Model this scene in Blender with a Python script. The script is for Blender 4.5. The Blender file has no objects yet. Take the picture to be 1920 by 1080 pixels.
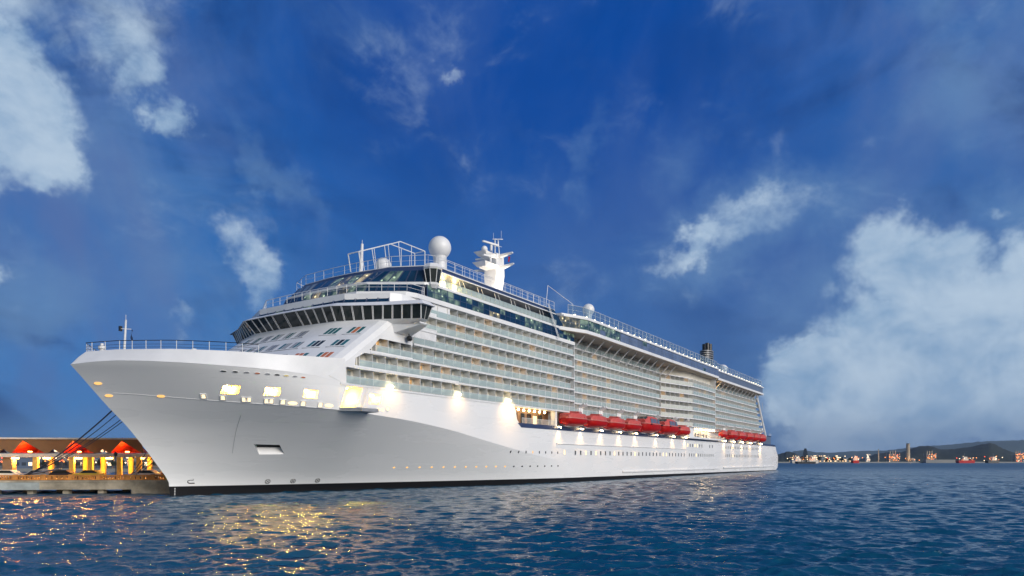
import bpy, bmesh, math, random
from mathutils import Vector, Matrix
import numpy as np
R = math.radians
rnd = random.Random(11)
scn = bpy.context.scene
COL = scn.collection

# ---------------------------------------------------------------- camera
cam_d = bpy.data.cameras.new('camera')
cam = bpy.data.objects.new('camera', cam_d)
COL.objects.link(cam)
cam.location = (0, 0, 5.0)
cam.rotation_euler = (R(90), 0, 0)
cam_d.sensor_width = 36.0
cam_d.lens = 24.0
cam_d.shift_y = 0.1682
cam_d.clip_start = 0.5
cam_d.clip_end = 40000
scn.camera = cam

# ---------------------------------------------------------------- exposure
scn.view_settings.view_transform = 'Standard'
scn.view_settings.look = 'None'
scn.view_settings.exposure = 0.0
scn.view_settings.gamma = 1.0
scn.cycles.max_bounces = 8
scn.cycles.transparent_max_bounces = 16
scn.cycles.sample_clamp_indirect = 25.0
scn.cycles.use_denoising = True

# ---------------------------------------------------------------- sun
SUN_EL, SUN_AZ = 22.0, 134.0          # azimuth measured from +Y towards +X: low, behind the viewer
sun_d = bpy.data.lights.new('sun', 'SUN')
sun_d.energy = 2.6
sun_d.angle = R(36)
sun_d.color = (1.0, 0.965, 0.93)
sun = bpy.data.objects.new('sun', sun_d)
COL.objects.link(sun)
ld = Vector((math.sin(R(SUN_AZ)) * math.cos(R(SUN_EL)), math.cos(R(SUN_AZ)) * math.cos(R(SUN_EL)), math.sin(R(SUN_EL))))
sun.rotation_euler = ld.to_track_quat('Z', 'Y').to_euler()
sun.location = (60, -120, 80)


# ---------------------------------------------------------------- node helper
class NT:
    def __init__(s, tree):
        s.t = tree
        s.n = tree.nodes
        s.l = tree.links

    def new(s, kind, **kw):
        nd = s.n.new(kind)
        for k, v in kw.items():
            setattr(nd, k, v)
        return nd

    def put(s, sock, v):
        if hasattr(v, 'links'):
            s.l.new(v, sock)
        elif v is not None:
            sock.default_value = v

    def math(s, op, a, b=None, c=None, clamp=False):
        nd = s.new('ShaderNodeMath', operation=op, use_clamp=clamp)
        s.put(nd.inputs[0], a)
        if b is not None: s.put(nd.inputs[1], b)
        if c is not None: s.put(nd.inputs[2], c)
        return nd.outputs[0]

    def vmath(s, op, a, b=None):
        nd = s.new('ShaderNodeVectorMath', operation=op)
        s.put(nd.inputs[0], a)
        if b is not None: s.put(nd.inputs[1], b)
        return nd.outputs['Value'] if op in ('LENGTH', 'DOT_PRODUCT', 'DISTANCE') else nd.outputs['Vector']

    def map(s, v, a, b, c=0.0, d=1.0, smooth=True):
        nd = s.new('ShaderNodeMapRange', interpolation_type='SMOOTHSTEP' if smooth else 'LINEAR')
        s.put(nd.inputs[0], v)
        for i, q in enumerate((a, b, c, d)): s.put(nd.inputs[i + 1], q)
        return nd.outputs[0]

    def mix(s, f, a, b, mode='MIX'):
        nd = s.new('ShaderNodeMix', data_type='RGBA', blend_type=mode)
        s.put(nd.inputs[0], f)
        s.put(nd.inputs[6], a if hasattr(a, 'links') else tuple(a)[:3] + (1,))
        s.put(nd.inputs[7], b if hasattr(b, 'links') else tuple(b)[:3] + (1,))
        return nd.outputs[2]

    def noise(s, vec, scale, detail=4, rough=.55, dist=0.0, lac=2.0):
        nd = s.new('ShaderNodeTexNoise')
        if vec is not None: s.put(nd.inputs['Vector'], vec)
        nd.inputs['Scale'].default_value = scale
        nd.inputs['Detail'].default_value = detail
        nd.inputs['Roughness'].default_value = rough
        nd.inputs['Distortion'].default_value = dist
        nd.inputs['Lacunarity'].default_value = lac
        return nd.outputs['Fac'], nd.outputs['Color']

    def mapping(s, vec, loc=(0, 0, 0), rot=(0, 0, 0), sc=(1, 1, 1), kind='POINT'):
        nd = s.new('ShaderNodeMapping', vector_type=kind)
        s.put(nd.inputs['Vector'], vec)
        nd.inputs['Location'].default_value = loc
        nd.inputs['Rotation'].default_value = rot
        nd.inputs['Scale'].default_value = sc
        return nd.outputs[0]


def srgb(r, g, b):
    f = lambda c: (c / 12.92 if c <= .04045 else ((c + .055) / 1.055) ** 2.4)
    return (f(r / 255), f(g / 255), f(b / 255))


# ---------------------------------------------------------------- world: evening sky with clouds, laid out by bearing and elevation
world = bpy.data.worlds.new('World')
scn.world = world
world.use_nodes = True
W_ = NT(world.node_tree)
W_.n.clear()
out = W_.new('ShaderNodeOutputWorld')
bg = W_.new('ShaderNodeBackground')
W_.l.new(bg.outputs[0], out.inputs[0])
tc = W_.new('ShaderNodeTexCoord')
dirv = tc.outputs['Generated']
sep = W_.new('ShaderNodeSeparateXYZ')
W_.l.new(dirv, sep.inputs[0])
dx, dy, dz = sep.outputs
az = W_.math('MULTIPLY', W_.math('ARCTAN2', dx, dy), 180 / math.pi)
el = W_.math('MULTIPLY', W_.math('ARCSINE', dz), 180 / math.pi)
ae = W_.new('ShaderNodeCombineXYZ')
W_.l.new(az, ae.inputs[0]); W_.l.new(el, ae.inputs[1])
ae = ae.outputs[0]
# the wind-torn look: bend the bearing/elevation field with noise
_, wc = W_.noise(dirv, 3.2, 6, .6)
warp = W_.vmath('SCALE', W_.vmath('SUBTRACT', wc, (.5, .5, .5)))
warp.node.inputs['Scale'].default_value = 12.0
_, wc2 = W_.noise(dirv, 11.0, 6, .65)
warp2 = W_.vmath('SCALE', W_.vmath('SUBTRACT', wc2, (.5, .5, .5)))
warp2.node.inputs['Scale'].default_value = 5.0
aew = W_.vmath('ADD', W_.vmath('ADD', ae, warp), warp2)


def blob(a, e, ra, re, rot=0.0, k=1.0, hard=.2):
    v = W_.mapping(aew, (a, e, 0), (0, 0, R(rot)), (ra, re, 1), 'TEXTURE')
    v = W_.vmath('MULTIPLY', v, (1, 1, 0))
    return W_.map(W_.vmath('LENGTH', v), 1.25, hard, 0.0, k)


def total(lst):
    acc = lst[0]
    for q in lst[1:]: acc = W_.math('MAXIMUM', acc, q)
    return acc


SKY_HARD = SKY_SOFT = None
SKY_HARD = [blob(*q) for q in ((-38.5, 28.5, 8.0, 4.0, 0, .62, .1), (-30.5, 30.0, 5.5, 3.5, 0, .5, .1))] + [blob(*q) for q in ((-35.7, 22.5, 4.9, 5.4, 0, 1.05, 0.4),
    (-33.0, 20.6, 2.4, 3.4, 0, 0.9, 0.2),
    (-36.3, 25.7, 3.6, 2.6, 0, 0.9, 0.2),
    (-29.4, 28.7, 3.6, 3.3, 0, 0.6, 0.1),
    (-28.5, 27.6, 1.8, 3.0, 0, 0.7, 0.1),
    (-26.4, 25.1, 1.9, 1.4, -50, 0.75, 0.1),
    (-20.2, 14.7, 2.0, 4.1, 25, 0.65, 0.1),
    (-22.1, 17.0, 1.8, 1.8, 0, 0.5, 0.1),
    (33.6, 6.8, 9.9, 5.8, 0, 1.15, 0.5),
    (24.4, 6.6, 4.3, 3.1, 0, 1, 0.35),
    (30.4, 13.4, 4.3, 3.6, 0, 1, 0.3),
    (36.6, 11.5, 2.9, 4.8, 0, 0.95, 0.3),
    (29.4, 3.6, 7.6, 3.3, 0, 1, 0.35),
    (14.9, 16.3, 4.0, 1.2, 18, 0.62, 0.1),
    (19.0, 17.4, 5.8, 1.9, 10, 0.5, 0.1),
    (-36.9, 13.1, 1.1, 1.9, 0, 0.75, 0.1),
    (-4.6, 30.6, 1.0, 0.7, 30, 0.3, 0.1),
    (-33.0, 27.8, 2.1, 2.1, 0, 0.45, 0.1),
    (-24.7, 9.4, 1.7, 1.0, 0, 0.45, 0.1),
    (34.8, 17.0, 1.3, 0.7, 0, 0.45, 0.1),
    (-33.6, 18.6, 2.0, 1.4, 0, 0.8, 0.1),
    (-75, 22, 14, 10, 0, 0.8, 0.2),
    (-110, 30, 20, 9, 10, 0.7, 0.2),
    (70, 20, 16, 10, 0, 0.8, 0.2),
    (105, 28, 18, 10, -10, 0.7, 0.2),
    (150, 22, 20, 8, 0, 0.7, 0.2),
    (-150, 25, 22, 9, 0, 0.7, 0.2))]
SKY_SOFT = [blob(*q) for q in ((-19.8, 22.1, 8.2, 1.6, -40, 0.7, 0.1),
    (-23.6, 11.1, 9.0, 7.5, 0, 0.5, 0.1),
    (-34.5, 10.3, 7.4, 5.0, 0, 0.75, 0.1),
    (-29.0, 22.4, 11.0, 8.1, 0, 0.5, 0.1),
    (33.0, 24.4, 5.8, 5.2, 0, 0.72, 0.1),
    (35.7, 25.2, 3.9, 6.6, 0, 0.55, 0.1),
    (19.0, 17.0, 11.1, 4.1, 15, 0.75, 0.1),
    (35.7, 17.0, 5.2, 3.6, 0, 0.7, 0.1),
    (22.5, 3.4, 4.0, 5.2, 0, 0.62, 0.1),
    (7.1, 22.4, 0.9, 4.9, -12, 0.28, 0.1),
    (30.7, 29.2, 3.2, 2.5, 0, 0.5, 0.1),
    (25.1, 17.4, 6.9, 3.5, 20, 0.5, 0.1),
    (32.6, 8.3, 15.2, 11.8, 0, 0.72, 0.2),
    (12.8, 21.0, 2.6, 4.7, -20, 0.3, 0.1),
    (-14.0, 32.0, 6.8, 2.6, 0, 0.2, 0.1))]
hardm, softm = total(SKY_HARD), total(SKY_SOFT)
stretch = W_.mapping(dirv, sc=(1, 1, 1.6))
n1, _ = W_.noise(stretch, 5.0, 9, .58, .35)
n2, _ = W_.noise(W_.mapping(dirv, (3, 1, 2), (0, 0, 0), (1, 1, 1.3)), 13.0, 8, .62, .5)
n3, _ = W_.noise(W_.mapping(dirv, (7, 3, 5), (0, R(20), 0), (1.4, 1, 1.2)), 2.2, 7, .6, .8)
nn = W_.math('ADD', W_.math('MULTIPLY', n1, .62), W_.math('MULTIPLY', n2, .38))
nc = W_.math('SUBTRACT', nn, .5)
hd = W_.math('ADD', W_.math('MULTIPLY', hardm, 1.5), W_.math('MULTIPLY', nc, 2.6))
hard_a = W_.map(hd, .12, 1.2)
sd = W_.math('ADD', softm, W_.math('MULTIPLY', nc, 2.2))
soft_a = W_.map(sd, .0, 1.1)
n4, _ = W_.noise(W_.mapping(dirv, (2, 9, 4), (0, R(38), 0), (1.7, 1, .9)), 3.0, 8, .58, 1.2)
n5, _ = W_.noise(W_.mapping(dirv, (5, 1, 8), (0, R(-42), 0), (1.6, 1, .9)), 3.0, 8, .58, 1.2)
streak = W_.mix(W_.map(az, -6, 10), n4, n5)
veil = W_.map(W_.math('ADD', W_.math('MULTIPLY', n3, .5), W_.math('MULTIPLY', streak, .5)), .40, .66)
n6, _ = W_.noise(W_.mapping(dirv, (4, 6, 1), (0, 0, 0), (1, 1, 1.5)), 4.2, 7, .6, 1.0)
darkv = W_.map(W_.math('ADD', W_.math('MULTIPLY', n3, .4), W_.math('MULTIPLY', n6, .6)), .54, .36)
# clear sky: deep blue overhead, paler low down, paler and greyer off to the sides
f_el = W_.map(el, 0.0, 30.0, smooth=True)
low = W_.mix(W_.map(az, -30, 30), srgb(62, 132, 200), srgb(72, 108, 160))
base = W_.mix(f_el, low, srgb(0, 70, 155))
sidef = W_.map(W_.math('ABSOLUTE', W_.math('SUBTRACT', az, 2.0)), 9.0, 34.0)
base = W_.mix(W_.math('MULTIPLY', sidef, .42), base, srgb(58, 118, 182))
base = W_.mix(W_.math('MULTIPLY', veil, W_.map(sidef, 0, 1, .28, .95)), base, srgb(84, 112, 168))
base = W_.mix(W_.math('MULTIPLY', W_.math('MULTIPLY', darkv, W_.math('ADD', W_.math('MULTIPLY', sidef, .75), .25)), .85), base, srgb(22, 56, 116))
base = W_.mix(W_.math('MULTIPLY', soft_a, .80), base, srgb(100, 138, 184))
# clouds: lit faces pale, folds bluish grey
shade = W_.map(W_.math('ADD', W_.math('MULTIPLY', n2, .4), W_.math('MULTIPLY', n1, .6)), .34, .62)
ccol = W_.mix(shade, srgb(126, 162, 199), srgb(188, 208, 227))
skyc = W_.mix(W_.math('MULTIPLY', hard_a, .93), base, ccol)
# horizon band
hz = W_.map(el, 4.5, 0.0)
skyc = W_.mix(W_.math('MULTIPLY', hz, .5), skyc, W_.mix(W_.map(az, -20, 20), srgb(88, 150, 205), srgb(92, 120, 162)))
# the bright afterglow behind the viewer, from the physical sky
nis = W_.new('ShaderNodeTexSky', sky_type='NISHITA')
nis.sun_disc = False
nis.sun_elevation = R(SUN_EL)
nis.sun_rotation = R(SUN_AZ)
nisc = W_.vmath('SCALE', nis.outputs[0]); nisc.node.inputs['Scale'].default_value = .075
backf = W_.map(dy, .1, -.55)
skyc = W_.mix(backf, skyc, nisc)
# below the horizon the world is only ever seen in grazing reflections
W_.put(bg.inputs['Color'], skyc)
bg.inputs['Strength'].default_value = 1.0


# ---------------------------------------------------------------- materials
def mat(name, col=(.8, .8, .8), rough=.5, metal=0.0, spec=.5, vary=.0, vscale=2.0, bump=0.0, bscale=20.0, emit=None, estr=0.0, coat=0.0, alpha=1.0):
    m = bpy.data.materials.new(name)
    m.use_nodes = True
    t = NT(m.node_tree)
    p = t.n['Principled BSDF']
    p.inputs['Roughness'].default_value = rough
    p.inputs['Metallic'].default_value = metal
    p.inputs['Specular IOR Level'].default_value = spec
    p.inputs['Coat Weight'].default_value = coat
    p.inputs['Base Color'].default_value = tuple(col) + (1,)
    p.inputs['Alpha'].default_value = alpha
    m['p'] = 0
    if vary > 0 or bump > 0:
        tcx = t.new('ShaderNodeTexCoord').outputs['Object']
    if vary > 0:
        f, _ = t.noise(tcx, vscale, 6, .6)
        g = t.map(f, .3, .7)
        c = t.mix(g, [q * (1 - vary) for q in col], [min(1, q * (1 + vary * .5)) for q in col])
        t.put(p.inputs['Base Color'], c)
    if bump > 0:
        f, _ = t.noise(tcx, bscale, 3, .5)
        b = t.new('ShaderNodeBump')
        b.inputs['Strength'].default_value = bump
        b.inputs['Distance'].default_value = .05
        t.put(b.inputs['Height'], f)
        t.put(p.inputs['Normal'], b.outputs[0])
    if emit:
        p.inputs['Emission Color'].default_value = tuple(emit) + (1,)
        p.inputs['Emission Strength'].default_value = estr
    return m


def lit_glass(name, base, glow, estr, scale=1.3, lo=.45, spots=0.0, rough=.08):
    """a window pane: dark reflective glass with an unevenly lit room behind it"""
    m = bpy.data.materials.new(name)
    m.use_nodes = True
    t = NT(m.node_tree)
    p = t.n['Principled BSDF']
    p.inputs['Base Color'].default_value = tuple(base) + (1,)
    p.inputs['Roughness'].default_value = rough
    tcx = t.new('ShaderNodeTexCoord').outputs['Object']
    f, _ = t.noise(tcx, scale, 3, .6)
    e = t.map(f, lo - .12, lo + .25, .05, 1.0)
    if spots > 0:
        vo = t.new('ShaderNodeTexVoronoi')
        vo.inputs['Scale'].default_value = .9
        t.put(vo.inputs['Vector'], tcx)
        e = t.math('ADD', e, t.map(vo.outputs['Distance'], .26, .12, 0, spots))
    p.inputs['Emission Color'].default_value = tuple(glow) + (1,)
    t.put(p.inputs['Emission Strength'], t.math('MULTIPLY', e, estr))
    return m


def lamp_mat(name, col, s):
    m = bpy.data.materials.new(name)
    m.use_nodes = True
    t = NT(m.node_tree)
    t.n.clear()
    o = t.new('ShaderNodeOutputMaterial')
    e = t.new('ShaderNodeEmission')
    e.inputs[0].default_value = tuple(col) + (1,)
    e.inputs[1].default_value = s
    t.l.new(e.outputs[0], o.inputs[0])
    return m


M = {}
# hull paint: white topsides, black boot topping below a sloping line, faint plating and rust weeps
m = bpy.data.materials.new('hull_paint'); m.use_nodes = True
t = NT(m.node_tree); p = t.n['Principled BSDF']
ob = t.new('ShaderNodeTexCoord').outputs['Object']
sx = t.new('ShaderNodeSeparateXYZ'); t.l.new(ob, sx.inputs[0])
line = t.math('SUBTRACT', 1.32, t.math('MULTIPLY', sx.outputs[0], .0036))
isblack = t.math('LESS_THAN', sx.outputs[2], line)
f1, _ = t.noise(t.mapping(ob, sc=(.04, .04, .25)), 1.5, 4, .5)
f2, _ = t.noise(t.mapping(ob, sc=(1.6, 1.6, .05)), 1.0, 5, .65)
white = t.mix(t.map(f1, .35, .7), (.77, .775, .775), (.80, .80, .80))
white = t.mix(t.math('MULTIPLY', t.map(f2, .62, .85), .10), white, (.55, .52, .47))
# plate seams: thin and faint
br = t.new('ShaderNodeTexBrick')
t.put(br.inputs['Vector'], t.mapping(t.vmath('ADD', t.mapping(ob, rot=(R(90), 0, 0)), (0, 0, 0))))
br.inputs['Scale'].default_value = 1.0
br.inputs['Mortar Size'].default_value = .035
br.inputs['Mortar Smooth'].default_value = .4
br.inputs['Brick Width'].default_value = 9.0
br.inputs['Row Height'].default_value = 2.6
br.offset = .5
seam = br.outputs['Fac']
white = t.mix(t.math('MULTIPLY', seam, .07), white, (.5, .5, .5))
col = t.mix(isblack, white, (.012, .012, .014))
t.put(p.inputs['Base Color'], col)
t.put(p.inputs['Roughness'], t.math('ADD', t.math('MULTIPLY', isblack, .35), t.map(f1, .3, .7, .22, .34)))
t.put(p.inputs['Specular IOR Level'], t.math('SUBTRACT', .5, t.math('MULTIPLY', isblack, .4)))
bp = t.new('ShaderNodeBump'); bp.inputs['Strength'].default_value = .06; bp.inputs['Distance'].default_value = .05
fb, _ = t.noise(t.mapping(ob, sc=(.25, .25, .5)), 1.0, 2, .5)
t.put(bp.inputs['Height'], t.math('SUBTRACT', fb, t.math('MULTIPLY', seam, .25)))
t.put(p.inputs['Normal'], bp.outputs[0])
M['hull'] = m
M['white'] = mat('white_paint', (.78, .785, .79), .38, vary=.07, vscale=.25)
M['white2'] = mat('white_steel', (.74, .745, .75), .45, vary=.1, vscale=.8)
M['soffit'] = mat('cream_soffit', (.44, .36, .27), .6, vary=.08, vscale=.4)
M['wall'] = mat('cabin_wall', (.78, .75, .66), .6, vary=.08, vscale=.5)
M['part'] = mat('partition_grey', (.80, .79, .75), .5)
M['teal'] = mat('deck_teal', (.10, .22, .26), .7, vary=.2)
M['deck'] = mat('deck_grey', (.30, .31, .32), .8, vary=.15)
M['navy'] = mat('navy_paint', (.028, .05, .12), .4, vary=.15, vscale=.3)
M['slate'] = mat('slate_panel', (.11, .14, .20), .3, vary=.15, vscale=.3)
M['door'] = mat('cabin_door_glass', (.38, .42, .43), .12, vary=.3, vscale=.6)
M['doorlit'] = lit_glass('cabin_door_lit', (.4, .25, .12), (1, .55, .2), 1.3, .7, .4)
M['doorcur'] = mat('cabin_door_curtain', (.74, .71, .62), .5, vary=.15, vscale=.9)
M['glassb'] = mat('blue_glass', (.006, .035, .085), .05, vary=.35, vscale=.35)
M['glassl'] = lit_glass('lounge_glass', (.01, .045, .07), (.62, .78, .52), .42, .55, .5, 2.2)
M['glassw'] = lit_glass('lounge_glass_warm', (.02, .045, .07), (1, .80, .42), .55, .5, .5, 2.5)
M['glassg'] = mat('gallery_glass', (.13, .18, .29), .08, vary=.25, vscale=.2)
M['glassd'] = mat('bridge_glass', (.028, .034, .032), .04, vary=.4, vscale=.5)
M['black'] = mat('black_steel', (.012, .012, .013), .35)
M['grey'] = mat('grey_steel', (.33, .34, .36), .45, metal=.3, vary=.15)
M['red'] = mat('boat_red', (.42, .006, .005), .45, vary=.14, vscale=.8, spec=.25)
M['red2'] = mat('boat_red_canopy', (.58, .09, .075), .5, vary=.12, vscale=.8)
M['orange'] = mat('orange_glass', (.50, .16, .07), .15)
M['tealg'] = mat('teal_glass', (.03, .14, .16), .08)
M['line'] = mat('marking_black', (.01, .01, .012), .5)
M['cream'] = mat('interior_cream', (.80, .64, .26), .6, vary=.1)
M['lampw'] = lamp_mat('lamp_warm', (1, .72, .36), 45)
M['lampy'] = lamp_mat('lamp_yellow', (1, .66, .22), 40)
M['lampn'] = lamp_mat('lamp_neutral', (1, .93, .8), 16)
M['port_y'] = lamp_mat('porthole_lit', (1, .55, .18), 1.3)
M['winlit'] = lamp_mat('window_lit', (1, .74, .38), 2.2)
M['bglassc'] = mat('cream_frosted_glass', (.60, .62, .56), .25, vary=.1)
# frosted balcony glass: see-through, tinted, reflecting a little
m = bpy.data.materials.new('balcony_glass'); m.use_nodes = True
t = NT(m.node_tree); t.n.clear()
o = t.new('ShaderNodeOutputMaterial')
tr = t.new('ShaderNodeBsdfTransparent'); tr.inputs[0].default_value = (.80, .88, .88, 1)
pb = t.new('ShaderNodeBsdfPrincipled')
pb.inputs['Base Color'].default_value = (.64, .74, .75, 1); pb.inputs['Roughness'].default_value = .12
ms = t.new('ShaderNodeMixShader'); ms.inputs[0].default_value = .4
t.l.new(tr.outputs[0], ms.inputs[1]); t.l.new(pb.outputs[0], ms.inputs[2]); t.l.new(ms.outputs[0], o.inputs[0])
M['bglass'] = m
m = bpy.data.materials.new('windscreen_glass'); m.use_nodes = True
t = NT(m.node_tree); t.n.clear()
o = t.new('ShaderNodeOutputMaterial')
tr = t.new('ShaderNodeBsdfTransparent'); tr.inputs[0].default_value = (.78, .86, .93, 1)
pb = t.new('ShaderNodeBsdfPrincipled')
pb.inputs['Base Color'].default_value = (.2, .3, .4, 1); pb.inputs['Roughness'].default_value = .05
ms = t.new('ShaderNodeMixShader'); ms.inputs[0].default_value = .25
t.l.new(tr.outputs[0], ms.inputs[1]); t.l.new(pb.outputs[0], ms.inputs[2]); t.l.new(ms.outputs[0], o.inputs[0])
M['screen'] = m


# ---------------------------------------------------------------- mesh helper
class MB:
    def __init__(s):
        s.v, s.f, s.m = [], [], []

    def face(s, pts, mi=0):
        b = len(s.v)
        s.v += [tuple(q) for q in pts]
        s.f.append(tuple(range(b, b + len(pts)))); s.m.append(mi)

    def hexa(s, q, mi=0):
        """eight corners: four below (ring order), four above"""
        b = len(s.v)
        s.v += [tuple(a) for a in q]
        for f in ((0, 3, 2, 1), (4, 5, 6, 7), (0, 1, 5, 4), (1, 2, 6, 5), (2, 3, 7, 6), (3, 0, 4, 7)):
            s.f.append(tuple(b + i for i in f)); s.m.append(mi)

    def box(s, a, b, mi=0):
        x0, y0, z0 = (min(a[i], b[i]) for i in range(3))
        x1, y1, z1 = (max(a[i], b[i]) for i in range(3))
        s.hexa([(x0, y0, z0), (x1, y0, z0), (x1, y1, z0), (x0, y1, z0), (x0, y0, z1), (x1, y0, z1), (x1, y1, z1), (x0, y1, z1)], mi)

    def bar(s, p, q, r, n=6, mi=0, r2=None):
        p, q = Vector(p), Vector(q)
        d = q - p
        if d.length < 1e-6: return
        u = d.orthogonal().normalized(); w = d.normalized().cross(u)
        r2 = r if r2 is None else r2
        b = len(s.v)
        for c, rr in ((p, r), (q, r2)):
            for i in range(n):
                a = 2 * math.pi * (i + .5) / n
                s.v.append(tuple(c + u * math.cos(a) * rr + w * math.sin(a) * rr))
        for i in range(n):
            j = (i + 1) % n
            s.f.append((b + i, b + j, b + n + j, b + n + i)); s.m.append(mi)
        s.f.append(tuple(b + i for i in reversed(range(n)))); s.m.append(mi)
        s.f.append(tuple(b + n + i for i in range(n))); s.m.append(mi)

    def prism(s, poly, z0, z1, mi=0, top=None):
        """plan polygon [(x,y)...] from z0 to z1; top = another polygon of equal length"""
        n = len(poly); b = len(s.v)
        top = top or poly
        s.v += [(x, y, z0) for x, y in poly] + [(x, y, z1) for x, y in top]
        for i in range(n):
            j = (i + 1) % n
            s.f.append((b + i, b + j, b + n + j, b + n + i)); s.m.append(mi)
        s.f.append(tuple(b + i for i in reversed(range(n)))); s.m.append(mi)
        s.f.append(tuple(b + n + i for i in range(n))); s.m.append(mi)

    def loft(s, rings, mi=0, closed=True, caps=True):
        n = len(rings[0]); b = len(s.v)
        for r_ in rings: s.v += [tuple(q) for q in r_]
        for k in range(len(rings) - 1):
            for i in range(n if closed else n - 1):
                j = (i + 1) % n
                s.f.append((b + k * n + i, b + k * n + j, b + (k + 1) * n + j, b + (k + 1) * n + i)); s.m.append(mi)
        if caps and closed:
            s.f.append(tuple(b + i for i in reversed(range(n)))); s.m.append(mi)
            k = len(rings) - 1
            s.f.append(tuple(b + k * n + i for i in range(n))); s.m.append(mi)

    def lathe(s, c, prof, n=20, mi=0):
        """profile [(r,z)...] about a vertical axis through c"""
        rings = [[(c[0] + r_ * math.cos(2 * math.pi * i / n), c[1] + r_ * math.sin(2 * math.pi * i / n), c[2] + z) for i in range(n)] for r_, z in prof]
        s.loft(rings, mi)

    def sphere(s, c, r, n=20, k=12, mi=0, a0=-88, a1=88):
        s.lathe(c, [(r * math.cos(R(a0 + (a1 - a0) * i / k)), r * math.sin(R(a0 + (a1 - a0) * i / k))) for i in range(k + 1)], n, mi)

    def build(s, name, mats, parent=None, smooth=False, recalc=True, sharp=35):
        me = bpy.data.meshes.new(name)
        me.from_pydata(s.v, [], s.f)
        if not isinstance(mats, (list, tuple)): mats = [mats]
        for q in mats: me.materials.append(M[q] if isinstance(q, str) else q)
        if len(mats) > 1: me.polygons.foreach_set('material_index', s.m)
        if recalc:
            bm = bmesh.new(); bm.from_mesh(me)
            bmesh.ops.recalc_face_normals(bm, faces=bm.faces)
            bm.to_mesh(me); bm.free()
        if smooth:
            me.polygons.foreach_set('use_smooth', [True] * len(me.polygons))
            me.set_sharp_from_angle(angle=R(sharp))
        ob = bpy.data.objects.new(name, me)
        COL.objects.link(ob)
        if parent is not None: ob.parent = parent
        return ob


def tag(o, label=None, cat=None, group=None, kind=None):
    if label: o['label'] = label
    if cat: o['category'] = cat
    if group: o['group'] = group
    if kind: o['kind'] = kind
    return o


def empty(name, loc=(0, 0, 0), rz=0.0, parent=None):
    o = bpy.data.objects.new(name, None)
    o.empty_display_size = .5
    COL.objects.link(o)
    o.location = loc
    o.rotation_euler = (0, 0, rz)
    if parent: o.parent = parent
    return o


def copy_tree(o, parent=None):
    c = o.copy(); COL.objects.link(c)
    if parent is not None: c.parent = parent
    for ch in list(o.children): copy_tree(ch, c)
    return c


def lamp(name, kind, loc, energy, col, parent=None, radius=.2, aim=None, cone=70, blend=.6):
    d = bpy.data.lights.new(name, kind)
    d.energy = energy; d.color = col
    d.shadow_soft_size = radius
    o = bpy.data.objects.new(name, d)
    COL.objects.link(o)
    o.location = loc
    if parent: o.parent = parent
    if kind == 'SPOT':
        d.spot_size = R(cone); d.spot_blend = blend
        if aim is not None:
            o.rotation_euler = (-(Vector(aim) - Vector(loc))).to_track_quat('Z', 'Y').to_euler()
    return o
# ================================================================ the ship
# local frame: x aft from the stem at the waterline, y to starboard, z up; P(s, b, z) takes b to PORT
BEAM = 18.45
SHIP = empty('cruise_ship', (-47.9, 95.6, 0), R(57))
tag(SHIP, 'huge white cruise ship with rows of glass balconies and red lifeboats moored at the pier', 'cruise ship')


def P(s, b, z): return (s, -b, z)


def pbox(mb, s0, s1, b0, b1, z0, z1, mi=0): mb.box(P(s0, b0, z0), P(s1, b1, z1), mi)


def lerp(a, b, x): return a + (b - a) * x
def interp(x, pts): return float(np.interp(x, [q[0] for q in pts], [q[1] for q in pts]))


STEM = [(-4, .1), (0, 0), (2.2, -.2), (3.75, -1.4), (6.7, -3.6), (9.5, -5.9), (12.1, -8.5), (15.9, -11.9), (16.87, -12.8), (17.4, -13.2)]
def stem(z): return interp(z, STEM)
KN = [(-20, 13.7), (-9.3, 13.65), (-7, 13.5), (-4, 13.2), (0, 12.86), (4, 12.6), (8, 12.45), (14, 12.24), (21, 11.9), (28, 11.5), (33.5, 11.0), (41, 10.15), (49, 8.9), (58, 7.55), (68, 6.15), (79, 4.9), (95, 3.0), (112, .6), (130, -1.5), (320, -1.5)]
def zk(s): return interp(s, KN)
def ztop(s): return interp(s, [(-13, 16.87), (-11.5, 17.22), (-10, 17.36), (-8, 17.35), (-5, 17.24), (-1, 17.05), (4, 16.94), (10, 16.7), (14, 16.35), (15.5, 16.15), (59.6, 16.15), (60.4, 15.9), (61.0, 14.8), (61.4, 13.2), (63.0, 11.9), (64, 11.72), (340, 11.72)])
SEND = [(-4, 290), (-1.5, 296), (0, 300.5), (.6, 303), (2, 309), (3.5, 312.6), (4.6, 313.2), (6, 310.5), (8, 305.8), (10, 302), (12, 299.5)]
def send(z): return interp(z, SEND)


def shape(x, a, c):
    x = min(max(x, 0.0), 1.0)
    return (1 - (1 - x) ** a) ** (1 / c)


def taper(s, z):
    k = interp(s, [(270, 1), (290, .985), (300, .96), (308, .93), (314, .86)])
    return k


def hull_b(s, z):
    """half-breadth of the hull at station s and height z"""
    k = zk(s)
    if z <= k:
        v = (z + 4) / (k + 4)
        return lower_b(s, v)
    u = min(1, (z - k) / max(.1, ztop(s) - k))
    return upper_b(s, u)


def lower_b(s, v):
    w = max(0.0, (v - 4 / 16.6) / (1 - 4 / 16.6))
    z = lerp(-4, zk(s), v)
    x = s - stem(z)
    return BEAM * lerp(shape(x / 84, 1.25, 1.0), shape(x / 25, 1.8, 1.0), w ** 1.25) * taper(s, z)


def upper_b(s, u):
    a = lerp(1.8, 2.7, u); c = 1.0; L = lerp(25, 27.8, u)
    z = lerp(zk(s), ztop(s), u)
    return BEAM * shape((s - stem(z)) / L, a, c) * taper(s, z)


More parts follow.
